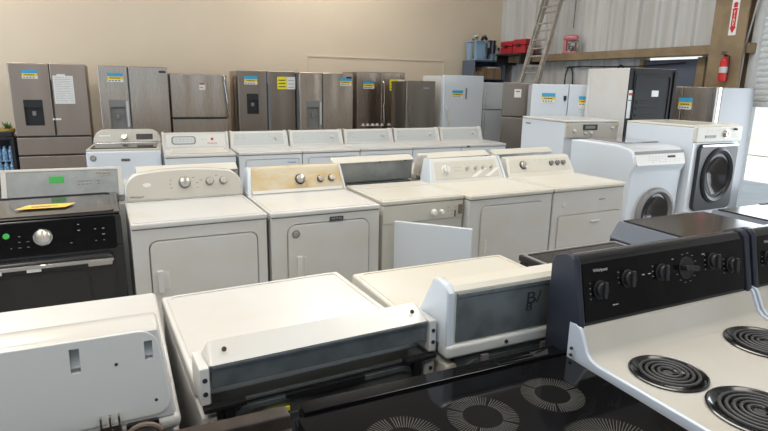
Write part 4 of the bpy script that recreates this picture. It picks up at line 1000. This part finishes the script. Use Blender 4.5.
q = MB().cyl(.055, 0, .20, 20, .01).cyl(.02, .20, .26, 14, .004).build('spray_bottle', 'panelblue'); tag(q, 'small pale bottle between the blue bin and black case', 'bottle'); rwp(q, 6.985, 9.75, 2.1335)
q = root('tool_case', 'black case beside the blue bin on the shelf unit', 'case'); MB().box(-.09, .09, -.10, .10, 0, .27, .015, 3).build('case_body', 'blackplastic', q); MB().tube([(-.06, 0, .27), (-.06, 0, .31), (.06, 0, .31), (.06, 0, .27)], .01).build('handle', 'blackplastic', q); rwp(q, 7.05, 9.95, 2.1335)
# red tool boxes on a bracket shelf on the right wall by the corner
q = MB().box(-.22, .26, -.48, .33, -.03, 0, .003).box(-.2, .26, -.44, -.41, -.2, -.03).box(-.2, .26, .28, .31, -.2, -.03).build('wall_shelf', 'blackplastic'); tag(q, 'dark bracket shelf on the wall beneath the red tool cases', 'shelf'); rwp(q, 7.10, 9.30, 2.253)
for (m_, L_, H_, lb) in ((9.43, .37, .24, 'red tool case nearer the corner'), (9.03, .38, .26, 'red tool case nearer the ladder')):
    q = root('tool_case', lb, 'tool case', group='red tool cases')
    MB().box(-.13, .13, -L_ / 2, L_ / 2, 0, H_ * .55, .015).box(-.13, .13, -L_ / 2, L_ / 2, H_ * .57, H_, .02, 3).build('case_body', 'redplastic', q)
    MB().box(-.15, -.13, -.05, .05, H_ * .45, H_ * .68, .004).build('latch', 'blackplastic', q)
    rwp(q, 7.10, m_, 2.2535)
# pink stand mixer on the girt
q = root('stand_mixer', 'pink stand mixer with steel bowl standing on the tan wall beam', 'mixer')
MB().prism(rr(-.055, .055, -.15, .17, .04), 'z', 0, .03, .008).build('base', 'pink', q)
MB().box(-.035, .035, .09, .16, .02, .24, .015, 3).build('column', 'pink', q)
MB().lathe([(0, -.17), (.045, -.16), (.062, -.08), (.065, .05), (.05, .14), (0, .17)], 24, M=T((0, -.0, .275)) @ Matrix.Rotation(R(90), 4, 'X')).build('motor_head', 'pink', q)
MB().lathe([(0, .03), (.06, .032), (.10, .09), (.112, .17), (.115, .175), (.108, .175), (.096, .09), (.055, .04), (0, .04)], 28, M=T((0, -.07, 0))).build('bowl', 'chrome', q)
q.scale = (.82, .82, .92); rwp(q, 7.215, 7.90, 2.2205, R(20))
# ladder leaning on the right wall
q = root('extension_ladder', 'weathered aluminium extension ladder leaning against the corrugated wall', 'ladder')
def ladder_section(n0, z0, n1, z1, w_, r_, nr, nmr='rail'):
    for s in (-1, 1):
        b = MB().prism([(-.035, -.014), (.035, -.014), (.035, -.006), (-.03, -.006), (-.03, .006), (.035, .006), (.035, .014), (-.035, .014)], 'z', 0, math.hypot(n1 - n0, z1 - z0), M=T((n0, s * w_ / 2, z0)) @ Matrix.Rotation(math.atan2(n1 - n0, z1 - z0), 4, 'Y'))
        b.build(nmr, 'alu', q)
    for i in range(nr):
        t = (i + .5) / nr; x = n0 + (n1 - n0) * t; z = z0 + (z1 - z0) * t
        MB().tube([(x, -w_ / 2, z), (x, w_ / 2, z)], r_, 8).build('rung', 'alu', q)
ladder_section(-.80, .02, .16, 3.75, .48, .016, 13)
ladder_section(-.62, .90, .22, 3.72, .40, .015, 9)
rwp(q, 7.11, 8.36, 0)
# hose loops and wire under the girt
q = MB().tube([(-.0, -1.9, -.02), (0, -1, -.06), (0, .2, -.03), (0, .5, -.05)], .009).build('wall_cable', 'blackplastic'); tag(q, 'thin dark cable running along the wall under the tan beam', 'cable'); rwp(q, 7.33, 7.6, 2.03)
for m_, lb in ((8.0, 'dark hanging hose loop nearest the ladder'), (6.85, 'dark hanging hose loop beside the white refrigerator')):
    q = MB().tube([(0, .10 * math.cos(t) , -.28 + .28 * math.sin(t) - (.25 if t > math.pi or t < 0 else 0)) for t in [R(a) for a in range(-10, 191, 20)]], .013).build('hose_loop', 'blackplastic'); tag(q, lb, 'hose', 'hoses hanging under the beam'); rwp(q, 7.33, m_, 2.0)
q = MB().tube([(0, 0, 0), (0, .0, -1.2), (0, .02, -2.5)], .008).build('hanging_wire', 'hose'); tag(q, 'thin wire hanging down the corrugated wall above the mixer', 'wire'); rwp(q, 7.33, 7.98, 5.15)
q = MB().tube([(0, -.40, 2.9), (0, -.36, 1.5), (0, -.20, .6), (0, -.12, 0), (0, -.10, -1), (0, -.12, -1.9)], .013).build('conduit', 'corr'); tag(q, 'white flexible conduit bending down beside the tan column', 'conduit'); rwp(q, 7.2, 4.90, 2.2)
# extinguisher and its sign on the column flange
q = root('fire_extinguisher', 'red fire extinguisher hanging on the tan column', 'fire extinguisher')
MB().lathe([(0, 0), (.055, .0), (.062, .012), (.062, .30), (.05, .34), (.022, .36), (.022, .38), (0, .38)], 28).build('cylinder', 'red', q)
MB().lathe([(.0625, .13), (.0632, .131), (.0632, .22), (.0625, .221)], 28).build('instruction_label', 'panelblue', q)
MB().box(-.02, .02, -.02, .02, .375, .41, .005).box(-.10, .02, -.008, .008, .41, .425, .003).box(-.09, .02, -.008, .008, .44, .452, .003).build('valve', 'blackplastic', q)
MB().tube([(0, -.02, .40), (0, -.07, .38), (0, -.085, .25), (0, -.08, .10)], .009).build('hose', 'blackplastic', q)
MB().box(.055, .075, -.03, .03, .1, .35).build('bracket', 'blackplastic', q)
q.scale = (.8, .8, .8); rwp(q, NR - .33 - .062, 4.89, 1.75)
q = root('wall_sign', 'vertical white fire extinguisher sign with red arrow pointing down on the column', 'sign')
MB().prism(rr(-.055, .055, -.24, .24, .01), 'z', 0, .003).build('plate', 'white', q)
MB().prism([(-.04, .10), (.04, .10), (.04, .115), (.0, .125), (-.04, .115)], 'z', .003, .004).prism([(-.033, .10), (.033, .10), (.033, -.13), (.047, -.13), (0, -.215), (-.047, -.13), (-.033, -.13)], 'z', .003, .0042).build('arrow', 'red', q)
MB().lathe([(0, .003), (.03, .003), (.03, .0042), (0, .0042)], 20, M=T((0, .17, 0))).box(-.03, .03, .13, .15, .003, .0042).build('pictogram', 'red', q)
for i, ch in enumerate('FIRE'): text(ch, .062, q, T((0, .065 - i * .052, .0045)), 'white', 'letter')
q.scale = (.9, .9, .9); q.location = rw(NR - .334, 4.89, 2.53); q.rotation_euler = (R(90), 0, ROOM - R(90))

# left end: dark table with plant, water bottles below
q = root('work_table', 'dark shelf table beside the leftmost refrigerator', 'table')
MB().box(-.80, .80, -.3, .3, .83, .86, .004).build('tabletop', 'blackplastic', q); MB().box(-.78, .78, -.28, .265, .30, .325).build('shelf', 'blackplastic', q)
for s in (-1, 1):
    for t in (-1, 1): MB().box(s * .775 - .02, s * .775 + .02, t * .27 - .02, t * .27 + .02, 0, .83).build('leg', 'blackplastic', q)
MB().box(-.78, .78, .27, .29, .05, .80).build('shade_board', 'blackplastic', q)  # dark board added so the space under the tabletop reads as shade
q.location = (-5.80, 7.42, 0); q.rotation_euler = (0, 0, R(25))
TAB = q.matrix_basis.copy()
def ontab(o, x, y, z):
    v = T((-5.80, 7.42, 0)) @ Matrix.Rotation(R(25), 4, 'Z') @ Vector((x, y, z)); o.location = v; o.rotation_euler = (0, 0, R(25)); return o
q = root('potted_plant', 'small green plant in an ochre bowl on the dark table', 'plant')
MB().lathe([(0, 0), (.05, 0), (.09, .05), (.10, .10), (.092, .10), (.08, .05), (0, .03)], 24).build('pot', 'potyellow', q)
b = MB()
for i in range(26):
    a = random.uniform(0, 6.28); e = random.uniform(.3, 1.3); L_ = random.uniform(.07, .14)
    b.prism([(0, -.004), (L_ * .5, -.016), (L_, 0), (L_ * .5, .016), (0, .004)], 'z', -.001, .001, M=T((0, 0, .08)) @ Matrix.Rotation(a, 4, 'Z') @ Matrix.Rotation(-e, 4, 'Y'))
b.build('foliage', 'leaf', q); ontab(q, .70, -.02, .8605)
q = MB().tube([(-.10, 0, .30), (-.05, 0, .20), (.05, 0, .10), (.14, 0, .03)], .022).cyl(.05, 0, .03, 20).build('desk_lamp_arm', 'blackplastic'); tag(q, 'black angled arm standing on the dark table at the left edge', 'arm'); ontab(q, .42, -.12, .8605)
q = MB().prism(rr(-.09, .09, -.06, .06, .02), 'z', 0, .07, .01).build('small_case', 'blackplastic'); tag(q, 'small black case on the dark table under the plant', 'case'); ontab(q, .70, -.2, .8605)
for i in range(2):
    q = MB()
    for a in range(4):
        for c_ in range(2):
            q.lathe([(0, 0), (.03, 0), (.032, .02), (.032, .14), (.014, .18), (.014, .20), (0, .20)], 12, M=T((-.105 + a * .07, -.035 + c_ * .07, .001)))
    q = q.box(-.145, .145, -.072, .072, 0, .012).build('bottled_water_pack', 'water'); tag(q, 'pack of small water bottles on the low shelf, %s one' % ('upper' if i else 'lower'), 'water pack', 'water bottle packs'); ontab(q, .62, -.12, .3255 + i * .203)

for o_ in SC.objects:
    if o_.type == 'MESH':
        md = o_.modifiers.new('normals', 'WEIGHTED_NORMAL'); md.keep_sharp = True; md.weight = 100
